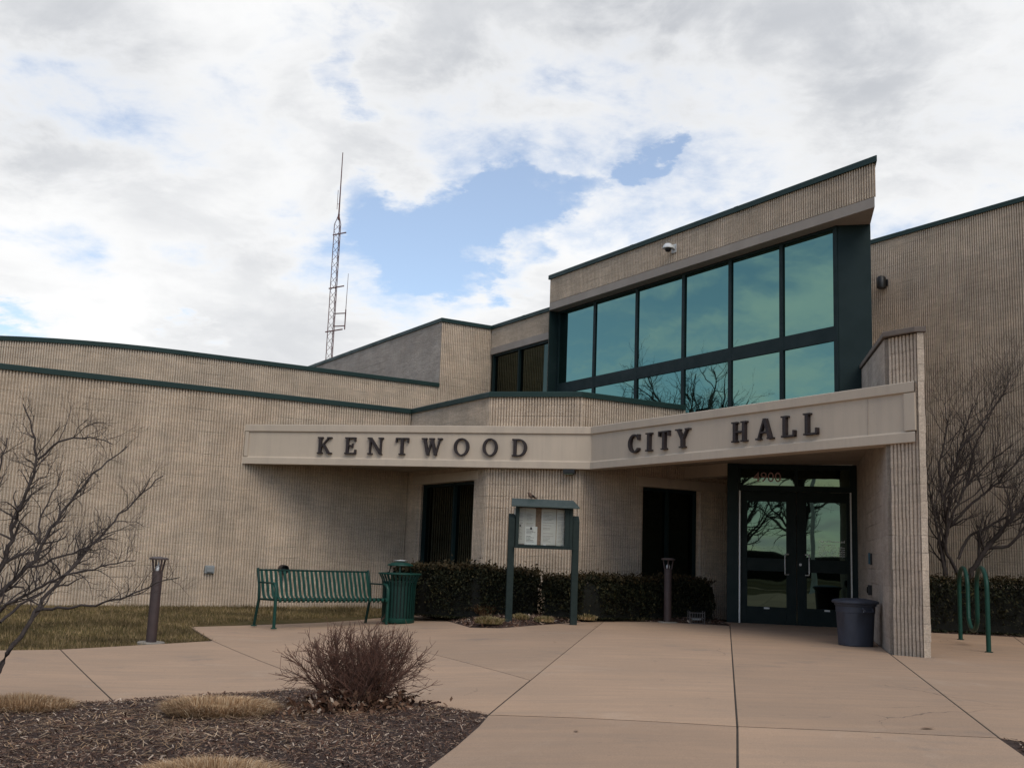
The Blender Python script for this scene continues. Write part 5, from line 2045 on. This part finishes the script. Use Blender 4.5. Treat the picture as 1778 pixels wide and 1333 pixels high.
gg = 'dormant grass clumps in the beds'
clump('grass_clump', -1.86, 7.42, .42, .33, .14, 5600, mt_straw, 'wide tan dormant grass clump left of the bare shrub', group=gg, hollow=.30, zoff=.04, lean=.9)
clump('grass_clump', -3.26, 7.62, .40, .28, .13, 5200, mt_straw, 'tan dormant grass clump by the sidewalk at the left frame edge', group=gg, zoff=.03)
clump('grass_clump', -1.28, 5.05, .36, .30, .13, 5200, mt_straw, 'tan dormant grass clump at the bottom edge of the near bed', group=gg, zoff=.05, lean=.9)
clump('grass_clump', -1.15, 18.75, .34, .26, .17, 1500, mt_rust, 'rusty grass clump behind the litter bin at the hedge foot', group=gg, zoff=.06, w=.008)
clump('grass_clump', -.26, 18.0 - .35, .22, .2, .22, 1500, mt_rust, 'rusty rounded grass clump before the hedge left of the notice board', group=gg, zoff=.10, w=.008)
clump('grass_clump', -.20, 15.98, .24, .18, .12, 700, mt_tuft, 'greening tuft by the left post of the notice board', group=gg, zoff=.07, w=.008)
clump('grass_clump', .62, 16.62, .17, .13, .10, 450, mt_tuft, 'small yellow green tuft under the notice board', group=gg, zoff=.05, w=.008)
clump('grass_clump', 1.30, 17.30, .20, .13, .10, 450, mt_tuft, 'small yellow green tuft right of the notice board post', group=gg, zoff=.05, w=.008)
clump('grass_clump', .26, 16.75, .15, .12, .10, 350, mt_tuft, 'pale sparse tuft between the notice board posts', group=gg, zoff=.08, w=.008)


# hedges -----------------------------------------------------------------
def hedge(path, width, h, n_, label, seed, top_var=.05, group='clipped hedges at the walls'):
    rnd = np.random.default_rng(seed)
    P = np.array(path, float)
    seg = np.linalg.norm(np.diff(P, axis=0), axis=1)
    L = np.concatenate([[0], np.cumsum(seg)])
    zb_ = g(float(P[len(P) // 2, 0])) + .02
    t = thing('hedge', (float(P[0, 0]), float(P[0, 1]), zb_), label, 'hedge', group)

    def sect(s_):
        x = np.interp(s_, L, P[:, 0]); y = np.interp(s_, L, P[:, 1])
        x2 = np.interp(s_ + .02, L, P[:, 0]); y2 = np.interp(s_ + .02, L, P[:, 1])
        x1 = np.interp(s_ - .02, L, P[:, 0]); y1 = np.interp(s_ - .02, L, P[:, 1])
        dx, dy = x2 - x1, y2 - y1
        q = np.hypot(dx, dy) + 1e-9
        return x, y, -dy / q, dx / q
    s_ = rnd.uniform(0, L[-1], n_)
    # superellipse shell section, thickened inward
    u = rnd.uniform(-.08, 1.08, n_) * np.pi
    dpt = 1 - np.abs(rnd.normal(0, .10, n_))
    co, si = np.cos(u), np.sin(u)
    ex = .55
    cx_ = np.sign(co) * np.abs(co) ** ex; cz_ = np.sign(si) * np.abs(si) ** ex
    lump = 1 + .13 * vnoise(s_, u, 1.9, seed) + .09 * vnoise(s_ * 3, u * 3, 1.1, seed + 2)
    endf = np.clip(np.minimum(s_, L[-1] - s_) / .16, 0, 1) ** .5
    x, y, nx_, ny_ = sect(s_)
    off = cx_ * width / 2 * dpt * lump * (.6 + .4 * endf)
    hz = (.05 + np.clip(cz_, -.05, 1) * (h - .05) * dpt * (.75 + .25 * lump)) * (.82 + .18 * endf) + top_var * vnoise(s_ * 1.1, s_ * .3, 1.3, seed + 5) * np.clip(cz_, 0, 1)
    x = x + nx_ * off; y = y + ny_ * off; z = zb_ + hz
    stuff_o = leaves('foliage', x, y, z, .042, mt_leafv, t, rnd)
    stuff(stuff_o)
    # loose upright shoots along the top, bronzed
    m_ = n_ // 8
    s2_ = rnd.uniform(0, L[-1], m_)
    x2, y2, nx2, ny2 = sect(s2_)
    o2 = rnd.uniform(-.42, .42, m_) * width
    ztop_ = zb_ + h * .95 + top_var * vnoise(s2_ * 1.1, s2_ * .3, 1.3, seed + 5) + rnd.uniform(-.04, .05, m_) + rnd.exponential(.022, m_)
    stuff(leaves('shoots', x2 + nx2 * o2, y2 + ny2 * o2, ztop_, .045, mt_hedgetip, t, rnd))
    # woody core and stems so no light passes
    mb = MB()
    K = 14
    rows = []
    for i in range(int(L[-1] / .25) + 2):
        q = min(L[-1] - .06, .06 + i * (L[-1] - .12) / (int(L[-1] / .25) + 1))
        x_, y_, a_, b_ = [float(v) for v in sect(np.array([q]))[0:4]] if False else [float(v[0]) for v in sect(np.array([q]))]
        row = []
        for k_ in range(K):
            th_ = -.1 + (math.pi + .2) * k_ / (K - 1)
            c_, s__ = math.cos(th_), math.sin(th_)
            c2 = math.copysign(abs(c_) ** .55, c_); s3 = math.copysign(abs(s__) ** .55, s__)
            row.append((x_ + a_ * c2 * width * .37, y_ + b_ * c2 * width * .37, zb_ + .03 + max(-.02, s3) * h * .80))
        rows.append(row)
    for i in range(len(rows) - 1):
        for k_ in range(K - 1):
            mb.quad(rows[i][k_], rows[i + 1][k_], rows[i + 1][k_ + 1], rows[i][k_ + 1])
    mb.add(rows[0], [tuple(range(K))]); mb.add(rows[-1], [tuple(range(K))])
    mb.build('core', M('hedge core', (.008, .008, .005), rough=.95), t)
    return t


hedge([(-1.75, 19.05), (-1.1, 18.25), (-.35, 17.85), (.56, 17.70)], .85, .80, 30000, 'dark clipped hedge under the left bay window behind the litter bin', 21)
hedge([(.60, 17.70), (1.30, 17.65), (2.1, 18.25), (3.45, 18.62)], .85, .66, 30000, 'dark clipped hedge behind the right bollard running to the doors', 22)
hedge([(6.55, 18.22), (8.1, 17.82), (10.0, 17.3), (12.5, 16.6)], 1.0, .86, 32000, 'dark clipped hedge behind the bike rack under the tall wall', 23, top_var=.035)

# fallen leaves on the concrete
for i, (x_, y_, lab) in enumerate([(2.666, 6.96, 'brown fallen leaf on the right slab near the joint'), (.45, 6.55, 'tiny brown leaf lying on the front slab beside the mulch corner'),
                                   (.62, 15.4 - 2.3, 'tiny dark leaf on the slab joint leading to the notice board'), (1.35, 16.1, 'small dark leaf lying on the long joint near the far bed')]):
    t_ = rng.uniform(0, 3)
    mb = MB()
    k_ = .055 if i == 0 else .03
    c_, s_ = math.cos(t_), math.sin(t_)
    P = [(-1, 0, .1), (-.5, .35, .0), (.3, .4, .12), (1, 0, .25), (.3, -.4, .05), (-.5, -.35, .12), (0, 0, -.05)]
    z_ = g(x_) + .006
    mb.add([(x_ + k_ * (a_ * c_ - b_ * s_), y_ + k_ * (a_ * s_ + b_ * c_), z_ + k_ * h_ * .6) for a_, b_, h_ in P], [(0, 1, 6), (1, 2, 6), (2, 3, 6), (3, 4, 6), (4, 5, 6), (5, 0, 6)])
    tag(mb.build('dead_leaf', mt_deadleaf), lab, 'leaf', 'fallen leaves on the pavement')

# ------------------------------------------------------------------ lattice mast
mx_, my_ = -9.83, 57.0
mast = thing('radio_mast', (mx_, my_, 0), 'slender steel lattice radio mast rising behind the left roof', 'mast')
zt = 18.7
legs = [(mx_ + .21 * math.cos(R(a_)), my_ + .21 * math.sin(R(a_))) for a_ in (200, 320, 80)]
for lx_, ly_ in legs:
    mb = MB(); mb.tube([(lx_, ly_, 0), (lx_, ly_, zt), (mx_ + (lx_ - mx_) * .12, my_ + (ly_ - my_) * .12, zt + .55)], .024, 6); mb.build('leg', mt_mast, mast)
mb = MB()
z_ = .3
i = 0
while z_ < zt - .3:
    for k_ in range(3):
        a_, b_ = legs[k_], legs[(k_ + 1) % 3]
        if i % 2:
            a_, b_ = b_, a_
        mb.tube([(a_[0], a_[1], z_), (b_[0], b_[1], z_ + .42)], .012, 4)
    z_ += .42
    i += 1
stuff(mb.build('lacing', mt_mast, mast))
for z_, w_ in ((7.2 + 5.6, .9), (15.2, .8), (18.2, .7)):
    mb = MB(); mb.tube([(mx_ - w_ * .35, my_ - .1, z_ - .1), (mx_ + w_ * .65, my_ + .05, z_ + .12)], .035, 6); mb.build('cross_arm', mt_mast, mast)
mb = MB(); mb.tube([(mx_, my_, zt + .3), (mx_, my_, zt + .62), (mx_, my_, zt + .64), (mx_, my_, zt + 2.0), (mx_, my_, 22.87)], [.06, .06, .045, .035, .025], 6); mb.build('whip', mt_mast, mast)
mb = MB(); mb.tube([(mx_ - .12, my_, zt + .9), (mx_ - .12, my_, zt + 2.0)], .015, 5); mb.tube([(mx_ - .12, my_, zt + 1.2), (mx_, my_, zt + 1.2)], .012, 5); mb.build('stub_antenna', mt_mast, mast)
sa = MB()
for z_ in (13.05, 13.75):
    sa.tube([(mx_ + .1, my_, z_), (mx_ + .72, my_, z_ + .05)], .03, 6)
sa.tube([(mx_ + .70, my_, 12.9), (mx_ + .70, my_, 14.0)], .035, 6)
sa.build('side_bracket', mt_mast, mast)
mb = MB(); mb.tube([(mx_ + .70, my_, 13.9), (mx_ + .72, my_, 16.0)], [.02, .012], 5); mb.build('side_whip', mt_mast, mast)


# ------------------------------------------------------------------ park behind the photographer (seen mirrored in the glass)
def park_tree(x_, y_, h_, seed, label):
    rnd = np.random.default_rng(seed)
    base = np.array([x_, y_, gz(x_, y_) - .05])
    P, d = wander(base, (0, 0, 1), h_ * .42, 6, .05, .2, rnd)
    limbs = [(P, h_ * .022, h_ * .014)]
    for i in range(15):
        a_ = rnd.uniform(0, 2 * np.pi)
        st = P[rnd.integers(3, 7)]
        Q, _d = wander(st, (math.cos(a_) * .8, math.sin(a_) * .8, rnd.uniform(.35, 1.2)), h_ * rnd.uniform(.35, .58), 7, .13, .08, rnd)
        limbs.append((Q, h_ * .009, h_ * .0018))
    return tree_object('bare_tree', tuple(base), label, limbs, seed, (1.9, 2.4, 2.6), (h_ * .18, h_ * .10, h_ * .055), 3, mt_barkdk, 'bare park trees across the lawn', upb=.05, jit=.15, r_tw=.007)


LB = ['bare park tree mirrored in the left door glass', 'broad bare park tree left of the mirrored lawn path', 'bare park tree mirrored beside the added pole', 'shortest bare tree at the far lawn edge',
      'bare tree whose crown is mirrored low in the tall windows', 'tallest bare tree beyond the left wing roof', 'bare tree rearmost beyond the left wing roof']
for i, (x_, y_, h_) in enumerate([(-5.5, -27, 10), (-10, -30, 11), (-1.5, -31, 10), (-14, -26, 9), (-29.5, 30.5, 12.9), (-38, 30, 13.6), (-34, 40, 13.2)]):
    park_tree(x_, y_, h_, 40 + i, LB[i])
fp = thing('reflection_pole', (-.55, -7.5, 0), 'tall white pole added behind the viewpoint to mirror a pale line in the door glass', 'reflection_pole')  # added unseen pole; its reflection stands in for pale lobby columns
mb = MB(); mb.lathe([(.13, -.2), (.13, .04), (.10, .08), (.10, .5), (.055, 9.0)], (-.55, -7.5, gz(-.55, -7.5)), 16); mb.build('pole', mt_white, fp, smooth=True)
mb = MB(); mb.lathe([(.01, 9.0), (.08, 9.05), (.08, 9.12), (.01, 9.17)], (-.55, -7.5, gz(-.55, -7.5)), 12); mb.build('finial', mt_steel, fp, smooth=True)
hedge([(-22, -40), (-8, -42), (8, -41), (22, -39)], 3.0, 2.2, 12000, 'tall dark evergreen row at the far side of the lawn', 29, top_var=.5, group=None)
